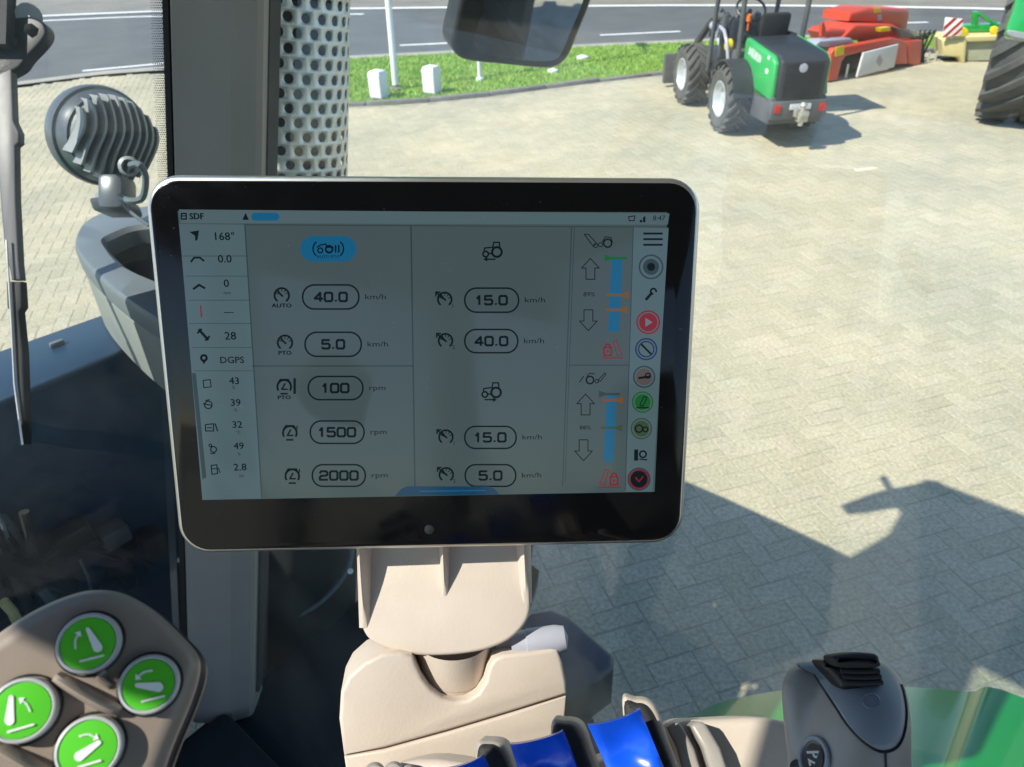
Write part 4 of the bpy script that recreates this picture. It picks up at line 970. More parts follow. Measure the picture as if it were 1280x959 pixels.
disp = MB().add([fs_.pt(x0, y0, hD), fs_.pt(x1, y0, hD), fs_.pt(x1, y1, hD), fs_.pt(x0, y1, hD)], [(0, 1, 2, 3)]).build('display', UI['bg'], mon, smooth=0)
PS = MW/665                                               # metres per photo pixel on the panel
class Ink:
    def __init__(s, h=.0001): s.b = MB(); s.h = hD+h
    def poly(s, pts):
        s.b.add([fs_.pt(*fs_.uv(*p), s.h) for p in pts], [tuple(range(len(pts)))]); return s
    def loop(s, pts, w_=1.2, closed=True):
        P = np.array([fs_.uv(*p) for p in pts]); n = len(P); w_ = w_*PS/2
        for i in range(n if closed else n-1):
            a, b_ = P[i], P[(i+1) % n]; d = b_-a; l = np.linalg.norm(d)
            if l < 1e-7: continue
            d /= l; nn = np.array([-d[1], d[0]])*w_; e = d*w_*.5
            s.b.add([fs_.pt(*(a-nn-e), s.h), fs_.pt(*(b_-nn+e), s.h), fs_.pt(*(b_+nn+e), s.h), fs_.pt(*(a+nn-e), s.h)], [(0, 1, 2, 3)])
        return s
    def line(s, *pts, w=1.2): return s.loop(pts, w, False)
    def ring(s, x, y, r_, w_=1.4, a0=0, a1=360): 
        n = 24; return s.loop([(x+r_*cos(radians(a0+(a1-a0)*k/n)), y-r_*sin(radians(a0+(a1-a0)*k/n))) for k in range(n+1)], w_, False)
    def disc(s, x, y, r_): return s.poly(circ(x, y, r_, 28))
    def text(s, t, x, y, hpx, sx=1., align='CENTER', bold=0):
        u, v = fs_.uv(x, y); put_text(s.b, fs_, t, u, v, hpx*PS*1.38, s.h, sx, align, bold=bold*PS); return s
    def done(s, name, m): return s.b.build(name, UI[m], disp, smooth=0)
# status bar and columns
Ink(.00005).poly([(225, 280), (307, 281), (328, 622), (254, 624)]).done('status_column', 'light')  # paler fill stands in for the reflection over the left of the display
Ink(.00005).poly([(225, 262), (836, 267), (834, 281), (227, 279)]).done('status_bar', 'light')
Ink(.00005).poly([(791, 284), (835, 285), (815, 614), (781, 614)]).done('menu_column', 'light')
Ink().line((307, 281), (328, 621), w=1.4).line((514, 282), (519, 618), w=1.8).line((714, 284), (703, 606), w=1.2).line((717.5, 284), (706, 600), w=.8).line((791, 285), (781, 612), w=1)\
    .line((316, 457), (517, 457), w=1.6).line((711, 456), (786, 456), w=1.2).line((307, 281), (834, 284), w=1).done('dividers', 'grey')
Ink().line((229, 320), (309, 320), w=.7).line((233, 345), (311, 345), w=.7).line((236, 375), (313, 375), w=.7).line((238, 404), (314, 404), w=.7).line((241, 434), (316, 434), w=.7).line((244, 463), (318, 463), w=.7).done('status_rules', 'grey')
k = Ink(); k.text('SDF', 247, 271, 7.2, 1.0, bold=.4); k.done('brand_text', 'ink')
Ink().loop([(228, 267), (234, 267), (234, 274), (228, 274)], 1.6).line((228, 270), (234, 270), w=1.2).done('brand_icon', 'ink')
Ink().poly([(304, 275), (308, 266), (312, 275)]).done('status_triangle', 'ink')
Ink().poly([(799, 278), (802, 278), (802, 275), (799, 275)]).poly([(803, 278), (806, 278), (806, 270), (803, 272)]).done('signal_bars', 'ink')
Ink().loop([(785, 271), (793, 270), (792, 276), (786, 276)], 1.2).done('link_icon', 'ink'); Ink().text('8:47', 823, 273, 6.2, 1.05).done('clock_text', 'ink')
Ink(.00012).poly([(x, y) for x, y in rrect(315, 266, 350, 276, 5, 6)]).done('status_pill', 'blue')
# left column readings
for (tx, x, y, hp) in (('168°', 281, 296, 9.5), ('0.0', 282, 324, 9.5), ('0', 284, 354.5, 9.5), ('—', 287, 390, 8), ('28', 289, 420, 10), ('DGPS', 291, 450, 8.4), ('43', 294, 476, 9), ('39', 295.5, 503, 9), ('32', 297.5, 530.5, 9), ('49', 299.5, 557, 9), ('2.8', 301, 583.5, 9.5)):
    i_ = Ink(); i_.text(tx, x, y, hp, 1.05, bold=.18); i_.done('reading', 'ink')
i_ = Ink()
for (tx, x, y) in (('%', 293, 484), ('%', 295.5, 512), ('°C', 298.5, 540), ('%', 300, 567), ('l/h', 303, 594), ('mm', 285, 366)): i_.text(tx, x, y, 4.2)
i_.done('reading_units', 'ink')
k = Ink()
k.poly([(238, 290), (250, 288), (248, 300), (245, 301), (245, 295)])
k.line((240, 327), (244, 322), (251, 322), (256, 326), w=2.2).line((243, 361), (250, 356), (257, 360), w=2.6)
k.line((250, 412), (261, 424), w=3.4).line((248, 416), (253, 411), w=2.2).line((258, 425), (263, 420), w=2.2)
k.ring(256, 447, 3.4, 2.6).poly([(252.5, 449), (259.5, 449), (256, 455)])
k.loop([(255, 475), (264, 474), (265, 483), (256, 484)], 1.2); k.ring(261.5, 505.5, 4.6, 1.4).line((255, 504), (265, 506), w=1.4).line((258, 500), (263, 499), w=1.4)
k.loop([(258, 530), (268, 529), (268, 538), (258, 538)], 1.4).line((260, 534), (266, 534), w=1.2).line((270, 529), (273, 538), w=1.6)
k.ring(268, 561, 3.6, 1.4).ring(264, 556, 1.6, 1.2).line((264, 566), (270, 566), w=1.2).loop([(265, 581), (272, 580), (273, 591), (266, 592)], 1.4).line((266, 585), (273, 585), w=1.2).line((274, 584), (276, 590), w=1.2)
k.done('status_symbols', 'ink')
Ink().line((252, 382), (253, 396), w=1.8).done('line_symbol', 'red')
Ink().poly([(241, 466), (246, 466), (259, 596), (254, 598)]).done('scroll_bar', 'grey')
# blue function pill
Ink(.00012).poly(rrect(376, 295, 446, 327, 16, 10)).done('function_pill', 'blue')
k = Ink(.00025); k.ring(403, 311, 11, 1.6, 130, 230).ring(419, 311, 11, 1.6, -50, 50).ring(401, 313, 3, 1.6).ring(412, 311.5, 4.2, 2.2).line((397, 309), (402, 306), (408, 305), (409, 309), (417, 309), w=1.5).line((420, 307), (420, 315), w=2).line((424, 307), (424, 315), w=2)
k.text('AUTO PTO', 411, 321, 3.6, 1.1); k.done('function_icon', 'ink')
# value fields
DG = {'0': [[(.15, 0), (.85, 0), (1, .15), (1, .85), (.85, 1), (.15, 1), (0, .85), (0, .15), (.15, 0)]], '1': [[(.1, .3), (.5, 0), (.5, 1)]], '2': [[(0, .2), (.15, 0), (.85, 0), (1, .15), (1, .4), (.85, .5), (.15, .55), (0, .7), (0, 1), (1, 1)]],
      '4': [[(.75, 1), (.75, 0), (0, .7), (1.05, .7)]], '5': [[(.95, 0), (.05, 0), (.02, .45), (.8, .42), (1, .55), (1, .85), (.85, 1), (.15, 1), (0, .88)]], '.': [[(.45, .92), (.55, .98)]]}
def digits(k, txt, x, y, hpx=10.5, wpx=9.2, gap=3.4, w_=2.8):
    ws = [2.2 if c == '.' else (wpx*.75 if c == '1' else wpx) for c in txt]; X = x-(sum(ws)+gap*(len(ws)-1))/2
    for c, cw in zip(txt, ws):
        for ln in DG[c]: k.line(*[(X+a*cw, y-hpx/2+b_*hpx) for a, b_ in ln], w=w_)
        X += cw+gap
def field(x, y, txt, w_=70, h_=30, unit='km/h', ux_=42):
    k = Ink(); k.loop(rrect(x-w_/2, y-h_/2, x+w_/2, y+h_/2, h_/2-.5, 8), 2.0); digits(k, txt, x, y); k.text(unit, x+w_/2+7, y, 6.6, 1.45, 'LEFT'); k.done('value_field', 'ink')
field(414, 371, '40.0'); field(417, 430, '5.0'); field(420, 484.5, '100', 68, 29, 'rpm'); field(422, 539.5, '1500', 67, 28, 'rpm'); field(424, 593.5, '2000', 66, 27, 'rpm')
field(614.5, 375, '15.0', 67, 30); field(614, 426, '40.0', 66, 29); field(613, 546, '15.0', 64, 27.5); field(613, 593.5, '5.0', 63, 27)
def gauge(x, y, r_=8.5, sub=None, arrow=False, idx=None):
    k = Ink(); k.ring(x, y, r_, 2.3, -50, 230).line((x+1, y+1), (x-5, y-4.5), w=2.4)
    for a in (20, 55, 90, 125, 160): k.line((x+r_*.55*cos(radians(a)), y-r_*.55*sin(radians(a))), (x+r_*.9*cos(radians(a)), y-r_*.9*sin(radians(a))), w=1)
    if arrow: k.line((x-11, y-9), (x-2, y-1), w=2.2).line((x-11, y-4), (x-11, y-9), (x-6, y-9), w=1.8)
    if sub: k.text(sub, x, y+r_+4, 4.8, 1.3, bold=.3)
    if idx: k.text(idx, x+10, y+8, 5)
    k.done('gauge_icon', 'ink')
gauge(353, 369, 9, 'AUTO'); gauge(357, 428, 9, 'PTO')
for (x, y, i) in ((556, 374, '1'), (557, 425.5, '2'), (557.5, 545.5, '1'), (558, 592.5, '2')): gauge(x, y, 8.5, None, True, i)
def engine(x, y, sub=None, up=''):
    k = Ink(); k.ring(x, y, 8.5, 2.4, -30, 210).line((x-8, y-4), (x-5, y-9), (x+5, y-9), (x+8, y-4), w=2).line((x-4, y+8.5), (x+4, y+8.5), w=2.2).line((x+1, y-4), (x-3, y+3), (x+4, y+3), w=2)
    if sub: k.text(sub, x, y+13.5, 4.8, 1.3, bold=.3).line((x+13, y-10), (x+13, y+8), w=3)
    else: k.line((x+9, y-9), (x+9, y-5), w=1.4)
    k.done('engine_icon', 'ink')
engine(356, 483, 'PTO'); engine(363, 540.5); engine(366, 594.5)
def tractor_icon(x, y, left):
    k = Ink(); k.ring(x+6, y+2, 6, 2.6).ring(x-8, y+4.5, 3.4, 2).line((x-4.5, y+4), (x, y+4), w=1.8).line((x-10, y), (x-9, y-3), (x+1, y-4), (x+2, y-10), (x+9, y-10), (x+9.5, y-4), w=1.7)
    sg = -1 if left else 1; k.line((x-8, y+11), (x+4, y+11), w=1.8); xa = x-8 if left else x+4; k.poly([(xa+sg*3, y+11), (xa-sg*2, y+8), (xa-sg*2, y+14)]); k.done('tractor_icon', 'ink')
tractor_icon(615, 313, True); tractor_icon(614, 488, False)
# hitch columns
def hitch(x, y0, bar, arrows, pct, front):
    k = Ink()
    (xu, yu), (xd, yd) = arrows
    k.loop([(xu, yu-13), (xu+11, yu-1), (xu+5.5, yu-1), (xu+5.5, yu+13), (xu-5.5, yu+13), (xu-5.5, yu-1), (xu-11, yu-1)], 1.1)
    k.loop([(xd, yd+13), (xd+11, yd+1), (xd+5.5, yd+1), (xd+5.5, yd-13), (xd-5.5, yd-13), (xd-5.5, yd+1), (xd-11, yd+1)], 1.1)
    k.text(pct[0], pct[1], pct[2], 5.6, 1.15); 
    if front: k.loop([(730, 293), (735, 293), (745, 304), (741, 308)], 1.1).ring(744, 307, 2.4, 1).ring(759, 304, 5, 1.8).ring(750, 306, 2.5, 1).line((752, 303), (756, 296), (763, 297), (765, 303), w=1.1)
    else: k.ring(737, 474.5, 4.6, 1.8).ring(745.5, 476, 2.2, 1).line((724, 477), (729, 470), w=1.2).line((733, 470), (737, 466), (743, 467), w=1.1).loop([(747, 475), (755, 466), (757, 467), (750, 476)], 1)
    k.done('hitch_symbols', 'ink'); Ink().poly(bar).done('position_bar', 'blue')
hitch(740, 290, [(764, 321), (777.5, 322), (773, 414), (759.5, 414)], ((737.5, 336), (735, 400)), ('89%', 736, 368), True)
hitch(735, 465, [(758, 494), (769.5, 494), (766.5, 576), (753.5, 576)], ((731.5, 505), (729, 562)), ('88%', 731, 534), False)
def spanner(x0, x1, y, col, big_left):
    k = Ink(.00015); s_ = 1 if big_left else -1; xa, xb = (x0, x1) if big_left else (x1, x0)
    k.poly([(xa, y-4.5), (xa+s_*8, y-1.5), (xb, y-1.5), (xb, y+1.5), (xa+s_*8, y+1.5), (xa, y+4.5)]); k.done('limit_marker', col)
spanner(755, 783, 322.5, 'green', True); spanner(757, 785, 368.5, 'orange', False); spanner(756, 784, 387, 'orange', False)
spanner(748, 774, 492, 'grey', True); spanner(752, 778, 499.5, 'orange', False); spanner(751, 777, 534, 'olive', False)
for (x, y, fl) in ((765, 436, 1), (761, 597, -1)):
    k = Ink(); k.loop(rrect(x-6*fl-4.5, y-2, x-6*fl+4.5, y+8, 1, 2), 2.2).ring(x-6*fl, y-3, 3.2, 2, 0, 180).disc(x-6*fl, y+3, 1.5).line((x-12, y+11), (x+13, y+11), w=1.6); k.loop([(x+1*fl, y-10), (x+5*fl, y-11), (x+12*fl, y+7), (x+6*fl, y+8)], 1.2); k.done('lock_symbol', 'red')
# menu column
k = Ink()
for y in (292, 299, 306): k.line((804, y), (827, y), w=2.4)
k.done('menu_lines', 'ink'); Ink().line((807, 374), (814, 366), w=3.6).ring(816, 364, 3.4, 2.2, -10, 260).done('spanner_icon', 'ink')
Ink().poly([(792, 561), (797, 561), (797, 575), (792, 575)]).ring(803, 567, 4, 2.2).line((799, 573), (808, 574), w=1.8).done('attachment_icon', 'ink')
for (x, y, r_, c, c2) in ((813, 333.5, 14.5, 'grey', 'bg'), (809.5, 402.5, 14, 'red', 'white'), (807, 436, 13, 'navy', 'light'), (804.5, 470.5, 13, 'brown', 'bg'), (802.5, 502, 12.5, 'green', 'bg'), (801, 535, 12.5, 'olive', 'bg'), (798, 598, 13.5, 'brown', 'red')):
    k = Ink(.00014); k.ring(x, y, r_, 2.0); k.done('menu_ring', c if c != 'brown' else 'grey')
Ink(.00014).disc(813, 333.5, 10).done('menu_dot', 'grey'); Ink(.0002).disc(813, 333.5, 5).done('menu_dot', 'ink')
Ink(.00014).disc(809.5, 402.5, 11.5).done('menu_dot', 'red'); Ink(.0002).poly([(806, 397), (815, 402.5), (806, 408)]).done('play_symbol', 'white')
Ink(.00014).disc(804.5, 470.5, 10.5).done('menu_dot', 'brown'); Ink(.0002).line((798, 472), (812, 470), w=3).ring(809, 469, 3, 1.6).done('menu_symbol', 'ink')
Ink(.00014).disc(802.5, 502, 10).done('menu_dot', 'green'); Ink(.0002).line((795, 509), (810, 509), w=1.8).loop([(799, 506), (804, 495), (808, 496), (803, 507)], 1.3).done('menu_symbol', 'ink')
Ink(.00014).disc(801, 535, 10).done('menu_dot', 'olive'); Ink(.0002).ring(798, 535, 4.5, 1.8).ring(806, 536, 3, 1.6).done('menu_symbol', 'ink')
Ink(.00014).ring(807, 436, 9.5, 1.8).done('menu_dot', 'navy'); Ink(.0002).line((801, 430), (813, 442), w=2.4).done('menu_symbol', 'ink')
Ink(.00014).disc(798, 598, 11).done('menu_dot', 'ink'); Ink(.0002).ring(798, 598, 11.5, 2).line((794, 596), (798, 601), (803, 595), w=1.8).done('menu_symbol', 'red')
Ink(.00016).poly([(494, 619), (502, 610), (509, 607), (612, 607), (618, 610), (624, 617)]).done('bottom_tab', 'deep'); Ink(.0003).line((525, 613), (606, 612), w=1.6).done('bottom_tab_text', 'blue')
# sensor window on the bezel
u, v = fs_.uv(537, 661); MB().lathe(fs_.pt(u, v, .0012), mn, [(0, .0032), (.0006, .003), (.0010, .0016), (.0011, .0001)], 18).build('light_sensor', MT['black'], mon)

# ------------------------------------------------------------------ arm that carries the terminal
arm = thing('terminal_arm', 'beige plastic arm and housing carrying the touchscreen terminal', 'monitor arm', at(565, 920, .47))
def F2(x, y, d, n_): return Fr(at(x, y, d), nrm(V(*n_)))
f1 = F2(556, 770, .486, (.03, -.72, .69))
tg = smooth_poly([(449, 640), (449, 690), (450, 730), (450, 760), (453, 786), (466, 803), (495, 815), (530, 820), (570, 819), (605, 813), (635, 801), (655, 782), (663, 760), (661, 725), (657, 690), (657, 640)], 4)
tgo = MB().slab(f1, [f1.uv(*p) for p in tg], 0, .011, .0025).build('tilt_plate', MT['beige'], arm)
tr1 = MB()
def rib(x0, y0, x1, y1, h0, h1, wd, name='rib'):
    a, b_ = np.array(f1.uv(x0, y0)), np.array(f1.uv(x1, y1)); d = nrm(b_-a); nn = np.array([-d[1], d[0]]); vs = []; fs = []; m_ = 8
    for i in range(m_+1):
        t = i/m_; c = a+(b_-a)*t; hh = h0+(h1-h0)*t**1.6; ww = wd*(1-.35*t)
        for (k1, k2) in ((-1.5, -.002), (-.6, hh*.8), (0, hh), (.6, hh*.8), (1.5, -.002)): vs.append(f1.pt(*(c+nn*ww*k1), k2))
    for i in range(m_):
        for j in range(4): fs.append((i*5+j, i*5+j+1, i*5+6+j, i*5+5+j))
    fs += [(0, 1, 2, 3, 4), tuple(m_*5+j for j in range(5))]
    MB().add(vs, fs).build(name, MT['beige'], tgo)
rib(555, 650, 556, 745, .020, .0, .003); rib(455, 650, 456, 785, .022, .0, .004); rib(652, 650, 658, 755, .013, .0, .004)
# neck
f0c = at(567, 810, .505); f1c = at(567, 905, .525); dn = nrm(f1c-f0c)
LN = np.linalg.norm(f1c-f0c)
MB().lathe(f0c-dn*.01, dn, [(0, 47*.505/F), (.012, 46*.505/F), (.026, 45*.505/F), (.0265, 44*.505/F), (.028, 44*.505/F), (.03, 43*.505/F), (LN*.8, 40*.505/F), (LN+.02, 39*.505/F)], 40).build('neck', MT['beige'], arm)
# housing: front shell with a notch for the neck
f2 = F2(565, 880, .478, (.16, -.80, .58))
hpx = [(428, 968), (424, 900), (426, 866), (436, 846), (455, 829), (478, 818), (500, 816), (515, 819), (520, 830), (528, 848), (538, 862), (552, 873), (567, 878), (584, 876), (598, 867), (607, 853), (611, 836), (617, 825), (630, 819), (662, 816), (690, 811), (697, 812), (703, 828), (708, 852), (709, 868)]
seam = [(709, 869), (640, 891), (560, 915), (480, 937), (434, 946)]
up_ = hpx[1:]+[(640, 890), (560, 914), (480, 936), (430, 945)]
MB().slab(f2, [f2.uv(*p) for p in up_], 0, .05, .0025).build('upper_shell', MT['beige'], arm)
lo_ = [(430, 947), (480, 938.5), (560, 916.5), (640, 892.5), (708, 871.5), (706, 905), (700, 960), (690, 1010), (440, 1010)]
MB().slab(f2, [f2.uv(*p) for p in lo_], -.0006, .05, .0018).build('lower_shell', MT['beige'], arm)
MB().lathe(at(567, 858, .513), dn, [(-.012, 50*.51/F), (-.004, 53*.51/F), (.006, 52*.51/F), (.012, 40*.51/F)], 36).build('neck_collar', MT['black'], arm)
MB().lathe(at(662, 804, .500), nrm(at(705, 797, .500)-at(655, 804, .500)), [(-.012, .001), (-.012, .0085), (-.002, .0085), (-.0015, .0095), (.018, .0095), (.024, .008), (.026, .001)], 28).build('hinge_barrel', MT['lilac_grey'], arm)
MB().box(at(640, 806, .510), RT*.012, UP*.008, FW*.01, .003).build('hinge_block', MT['grip_grey'], arm)

# ------------------------------------------------------------------ armrest with lever paddles
ar = thing('armrest', 'beige armrest with dark rubber ribs beside the blue levers', 'armrest', at(760, 990, .40))
fa = F2(800, 940, .402, (-.05, -.55, .83))
MB().slab(fa, [fa.uv(*p) for p in smooth_poly([(834, 912), (850, 903), (880, 900), (985, 902), (1010, 960), (1020, 1060), (400, 1080), (440, 985), (520, 950), (620, 960), (740, 955)], 4)], -.006, .05, .004).build('body', MT['beige'], ar)
for (a, b_) in (((836, 906), (862, 965)), ((866, 905), (896, 965))):
    fr3 = F2(850, 930, .392, (-.05, -.55, .83)); w_ = 13
    MB().slab(fr3, [fr3.uv(*p) for p in [(a[0]-3, a[1]+3), (a[0], a[1]), (a[0]+6, a[1]-3), (a[0]+w_, a[1]-2), (a[0]+w_+4, a[1]+2), ((a[0]+b_[0])/2+w_+6, (a[1]+b_[1])/2), (b_[0]+w_+8, b_[1]+20), (b_[0]-2, b_[1]+20), ((a[0]+b_[0])/2-3, (a[1]+b_[1])/2)]], .002, .02, .0022).build('rubber_rib', MT['grip_grey'], ar)
for (x, y, r_) in ((468, 960, 14), (492, 958, 13), (511, 960, 11)):
    MB().lathe(at(x, y+8, .40), -ray(x, y), [(-.01, r_*.4/F), (.004, r_*.4/F), (.008, r_*.3/F), (.009, .0001)], 20).build('knob', MT['grip_grey'], ar)
def lever(pts_top, pts_bot, dep, label, ring_pts):
    """paddle: top edge (left, mid, right) and bottom edge pixels, scooped surface with thickness"""
    r = thing('lever_paddle', label, 'lever', at(*pts_bot[1], dep), 'blue hydraulic levers')
    f = Fr(at(*pts_top[1], dep), nrm(V(-.12, -.62, .77))); m_, n2_ = 12, 12; vs = []; fs = []
    T3 = np.array([f.uv(*p) for p in pts_top]); B3 = np.array([f.uv(*p) for p in pts_bot])
    def quadp(P, t): return P[0]*(1-t)*(1-2*t)+P[1]*4*t*(1-t)+P[2]*t*(2*t-1)
    for side in (0, 1):
        for i in range(m_+1):
            v = i/m_
            for j in range(n2_+1):
                t = j/n2_; p = quadp(T3, t)*(1-v)+quadp(B3, t)*v
                h = .012*(1-v)**2.2 - .006*sin(pi*min(v*1.2, 1))*sin(pi*t) - .003*(abs(2*t-1)**6)
                vs.append(f.pt(*p, h-(.007 if side else 0)))
    g = lambda s_, i, j: s_*(m_+1)*(n2_+1)+i*(n2_+1)+j
    for i in range(m_):
        for j in range(n2_): fs += [(g(0, i, j), g(0, i, j+1), g(0, i+1, j+1), g(0, i+1, j)), (g(1, i, j), g(1, i+1, j), g(1, i+1, j+1), g(1, i, j+1))]
    for i in range(m_): fs += [(g(0, i, 0), g(0, i+1, 0), g(1, i+1, 0), g(1, i, 0)), (g(0, i, n2_), g(0, i+1, n2_), g(1, i+1, n2_), g(1, i, n2_))]
    for j in range(n2_): fs += [(g(0, 0, j), g(0, 0, j+1), g(1, 0, j+1), g(1, 0, j)), (g(0, m_, j), g(0, m_, j+1), g(1, m_, j+1), g(1, m_, j))]
    MB().add(vs, fs).build('paddle', MT['blue'], r, smooth=50)
    f4 = Fr(at(*pts_top[1], dep+.012), f.n)
    MB().slab(f4, [f4.uv(*p) for p in smooth_poly(ring_pts, 5)], 0, .02, .003).build('lever_side', MT['rubber'], r)
    f5 = Fr(at(*pts_top[1], dep+.016), f.n)
    c = np.mean(ring_pts, 0); big = [(x+(6 if x > c[0]-8 else -2), y-(5 if y < 955 else 0)) for x, y in ring_pts]
    MB().slab(f5, [f5.uv(*p) for p in smooth_poly(big, 5)], 0, .02, .004).build('surround', MT['beige'] if dep < .375 else MT['grip_grey'], r)
lever([(735, 903), (768, 897), (799, 884)], [(768, 985), (806, 985), (836, 975)], .368, 'bright blue lever paddle nearest the joystick grip', [(780, 886), (797, 880), (811, 886), (826, 920), (846, 985), (800, 985)])
lever([(640, 927), (674, 921), (704, 911)], [(652, 990), (690, 990), (728, 985)], .378, 'dark blue lever paddle between the other two levers', [(690, 914), (706, 906), (720, 912), (732, 940), (744, 990), (700, 990)])
lever([(538, 959), (575, 954), (605, 942)], [(550, 1000), (590, 1000), (618, 995)], .388, 'blue lever paddle nearest the beige arm housing, mostly below its grey cheek', [(596, 940), (610, 932), (624, 938), (636, 962), (642, 1000), (600, 1000)])

# ------------------------------------------------------------------ joystick grip
jd = .335
jy = thing('joystick_grip', 'grey joystick grip with black thumb rocker beside the blue levers', 'joystick', at(1060, 1010, jd+.02))
fj = Fr(at(1060, 900, jd), nrm(-ray(1040, 880)))
jo = smooth_poly([(976, 868), (979, 846), (989, 831), (1008, 824), (1040, 820), (1080, 819), (1106, 824), (1124, 838), (1135, 858), (1140, 890), (1141, 950), (1140, 1040), (1000, 1040), (984, 950)], 5)
jc = np.array(fj.uv(1072, 935)); sxj = abs(fj.uv(1140, 935)[0]-jc[0]); syj = abs(fj.uv(1072, 822)[1]-jc[1])
def jh(u, v):
    a = (u-jc[0])/sxj; b_ = (v-jc[1])/syj
    return .014*(1-min(a*a, 1.3)*.9) - (.026*max(b_, 0)**2.2)
MB().slab(fj, [fj.uv(*p) for p in jo], 0, .05, .006, hf=jh, rings=14, segs=4).build('body', MT['grip_grey'], jy, smooth=60)
def onj(pts, e): return [fj.pt(*fj.uv(*p), jh(*fj.uv(*p))+e) for p in pts]
sp = smooth_poly([(993, 829), (1012, 838), (1027, 858), (1044, 884), (1060, 908), (1080, 928), (1100, 938), (1118, 934), (1128, 920), (1133, 898), (1133, 876), (1128, 852), (1116, 834), (1098, 825), (1050, 822), (1012, 825)], 6)
cp = sp.mean(0); vs = []; fs = []; n1 = len(sp); rg = 14
for k in range(rg):
    q_ = 1-k/rg
    vs += onj(cp+(sp-cp)*q_, .0022 if k else .0004) if k else onj(sp, .0003)
for k in range(rg-1):
    for i in range(n1): fs.append((k*n1+i, k*n1+(i+1) % n1, (k+1)*n1+(i+1) % n1, (k+1)*n1+i))
vs += onj([cp], .0022)
for i in range(n1): fs.append(((rg-1)*n1+i, (rg-1)*n1+(i+1) % n1, len(vs)-1))
MB().add(vs, fs).build('top_panel', MT['grip_blue'], jy, smooth=60)
MB().tube(onj(list(sp[2:66]), .0012), .0006, 6).build('seam', MT['black'], jy)
MB().tube(onj([(1105, 938), (1106, 960), (1106, 1000)], .0004), .0005, 6).build('seam', MT['black'], jy)
# thumb rocker
fk = Fr(fj.px(1068, 840, .004), nrm(V(-.05, -.62, .78)))
MB().slab(fk, [fk.uv(*p) for p in smooth_poly([(1024, 829), (1036, 824), (1090, 824), (1098, 842), (1102, 855), (1094, 860), (1070, 862), (1052, 861), (1044, 852)], 5)], .002, .012, .003).build('rocker_base', MT['black'], jy)
MB().slab(fk, [fk.uv(*p) for p in smooth_poly([(1029, 821), (1040, 817), (1066, 815), (1084, 817), (1088, 824), (1088, 832), (1064, 834), (1038, 832)], 5)], .012, .012, .003).build('rocker_ridge', MT['rubber'], jy)
for k in range(3):
    y = 838+7*k; MB().tube([fk.px(1046+3*k, y, .005), fk.px(1070, y+1, .006), fk.px(1093+2*k, y, .005)], .0012, 8).build('rocker_grip', MT['rubber'], jy)
MB().tube(onj([(1088+11*cos(a), 876+9*sin(a)) for a in np.linspace(0, 2*pi, 20)], .0024), .00025, 5, False).build('moulded_mark', MT['grip_blue'], jy)
# round button with print
jb = MB().tube(onj([(1018+17*cos(a), 946+24*sin(a)) for a in np.linspace(0, 2*pi, 30)], .001), .0012, 8, False).build('button_ring', MT['grip_blue'], jy)
vs = onj([(1017+12*cos(a), 947+19*sin(a)) for a in np.linspace(0, 2*pi, 28, endpoint=False)], .0022); MB().add(vs, [tuple(range(28))]).build('button', MT['black'], jy, smooth=0)
ub, vb = fj.uv(1017, 946); tb = MB(); put_text(tb, fj, 'P2', ub, vb, .0075, jh(ub, vb)+.0034, .8, rot=-1.05, bold=.0002); tb.build('button_text', MT['white_print'], jy, smooth=0)
vs = onj([(996+9*cos(a), 958+9*sin(a)) for a in np.linspace(0, 2*pi, 20, endpoint=False)], .0016); MB().add(vs, [tuple(range(20))]).build('button', MT['rubber'], jy, smooth=0)

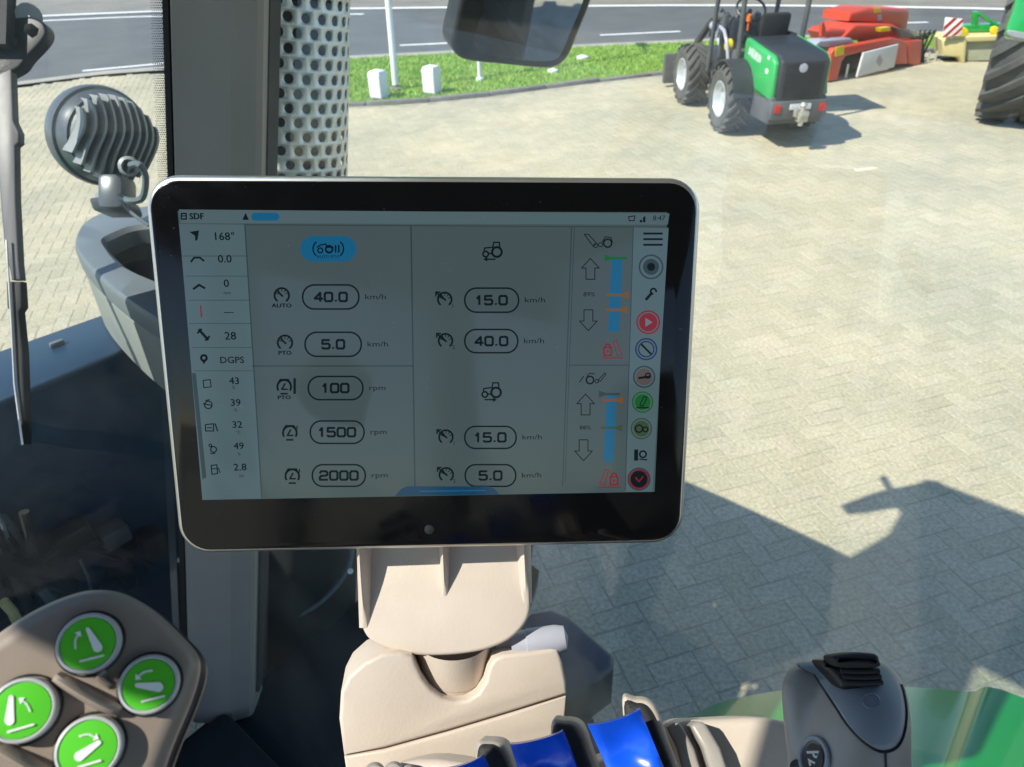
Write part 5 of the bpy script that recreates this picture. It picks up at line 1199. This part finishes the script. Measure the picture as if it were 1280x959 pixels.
# ------------------------------------------------------------------ keypad with four green buttons
kd = .222
kp = thing('keypad', 'grey control pad with four round green loader buttons', 'control pad', at(90, 1000, kd+.02))
fk2 = Fr(at(110, 870, kd), nrm(V(.34, -.57, .75)))
ko = smooth_poly([(-70, 830), (-20, 799), (30, 766), (75, 745), (112, 736), (150, 740), (190, 762), (228, 797), (246, 820), (249, 842), (238, 880), (215, 935), (190, 1000), (150, 1060), (-60, 1080), (-110, 950)], 5)
MB().slab(fk2, [fk2.uv(*p) for p in ko], 0, .017, .0062, segs=6).build('pad_body', MT['warm_grey'], kp, smooth=60)
MB().slab(fk2, [fk2.uv(*((p[0]-70)*1.02+74, (p[1]-900)*1.02+906)) for p in ko], -.008, .010, .003).build('pad_base', MT['black'], kp)
def kbtn(x, y, r_, icon):
    c = np.array(fk2.uv(x, y)); rr_ = r_*kd/F
    MB().lathe(fk2.pt(*c, 0), fk2.n, [(-.001, rr_*1.10), (.0005, rr_*1.10), (.0007, rr_*1.04)], 40).build('button_gap', MT['black'], kp)
    b = MB().lathe(fk2.pt(*c, 0), fk2.n, [(0, rr_*1.0), (.0036, rr_), (.0047, rr_*.96), (.0049, rr_*.90), (.0043, rr_*.85), (.0042, .0001)], 48).build('button', MT['ring'], kp)
    MB().lathe(fk2.pt(*c, 0), fk2.n, [(.0043, rr_*.855), (.0047, rr_*.82), (.0050, rr_*.5), (.0051, .0001)], 48).build('button_cap', MT['green_btn'], b)
    ik = MB(); hh = .0054; P = lambda dx, dy: fk2.pt(*(np.array(fk2.uv(x+dx, y+dy))), hh)
    def ln(a, b_, w1, w2=None):
        w2 = w1 if w2 is None else w2; a, b_ = np.array(a, float), np.array(b_, float); d = nrm(b_-a); nn = np.array([-d[1], d[0]])
        p = [a-nn*w1/2]+[a+(-nn*cos(t)-d*sin(t))*w1/2 for t in np.linspace(.3, pi-.3, 6)]+[a+nn*w1/2, b_+nn*w2/2]+[b_+(nn*cos(t)+d*sin(t))*w2/2 for t in np.linspace(.3, pi-.3, 6)]+[b_-nn*w2/2]
        ik.add([P(*q_) for q_ in p], [tuple(range(len(p)))])
    def arc(pts):
        pts = smooth_poly(pts, 5, False)
        for a, b_ in zip(pts[:-1], pts[1:]): ln(a, b_, 2.6)
        d = nrm(pts[-1]-pts[-3]); nn = np.array([-d[1], d[0]]); e = pts[-1]; ik.add([P(*(e+d*6)), P(*(e+nn*5)), P(*(e-nn*5))], [(0, 1, 2)])
    icon(ln, arc); ik.build('button_icon', MT['white_print'], b, smooth=0)
kbtn(113.5, 804.5, 36.5, lambda ln, arc: (ln((12, 5), (0, -17), 12, 5), arc([(-15, 6), (-15, -4), (-12, -10)]), ln((-9, 22), (19, 15), 2.6)))
kbtn(188, 855, 35.5, lambda ln, arc: (ln((12, 3), (-14, 1), 12, 6), arc([(4, -17), (-6, -15), (-12, -10)]), ln((-8, 21), (19, 14), 2.6)))
kbtn(32, 887, 37, lambda ln, arc: (ln((-14, 12), (-12, -16), 12, 6), arc([(11, 0), (7, -8), (2, -12)]), ln((-16, 26), (15, 17), 2.6)))
kbtn(114, 934, 37, lambda ln, arc: (ln((-11, 9), (13, -8), 12, 6), arc([(-10, -16), (0, -18), (8, -15)]), ln((-12, 22), (15, 14), 2.6)))
# raised finger ridges between the buttons
def ridge(pts, h, wd):
    P2 = smooth_poly(pts, 6, False); vs = []; fs = []; m_ = len(P2)
    for i, p in enumerate(P2):
        a, b_ = np.array(fk2.uv(*P2[max(i-1, 0)])), np.array(fk2.uv(*P2[min(i+1, m_-1)])); d = nrm(b_-a); nn = np.array([-d[1], d[0]]); c = np.array(fk2.uv(*p)); t = i/(m_-1); hh = h*sin(pi*(.08+.84*t))**.6
        for (w1, h1) in ((-1.2, -.001), (-.5, hh*.85), (0, hh), (.5, hh*.85), (1.2, -.001)): vs.append(fk2.pt(*(c+nn*w1*wd), h1))
    for i in range(m_-1):
        for j in range(4): fs.append((i*5+j, i*5+j+1, i*5+6+j, i*5+5+j))
    fs += [(0, 1, 2, 3, 4), tuple((m_-1)*5+j for j in range(5))]
    MB().add(vs, fs).build('finger_ridge', MT['warm_grey'], kp)
ridge([(70, 846), (95, 861), (125, 878), (150, 890)], .0068, .0019); ridge([(-10, 930), (20, 945), (50, 962), (75, 978)], .0068, .0019)
ridge([(139, 858), (125, 846), (133, 838)], .0024, .0013)
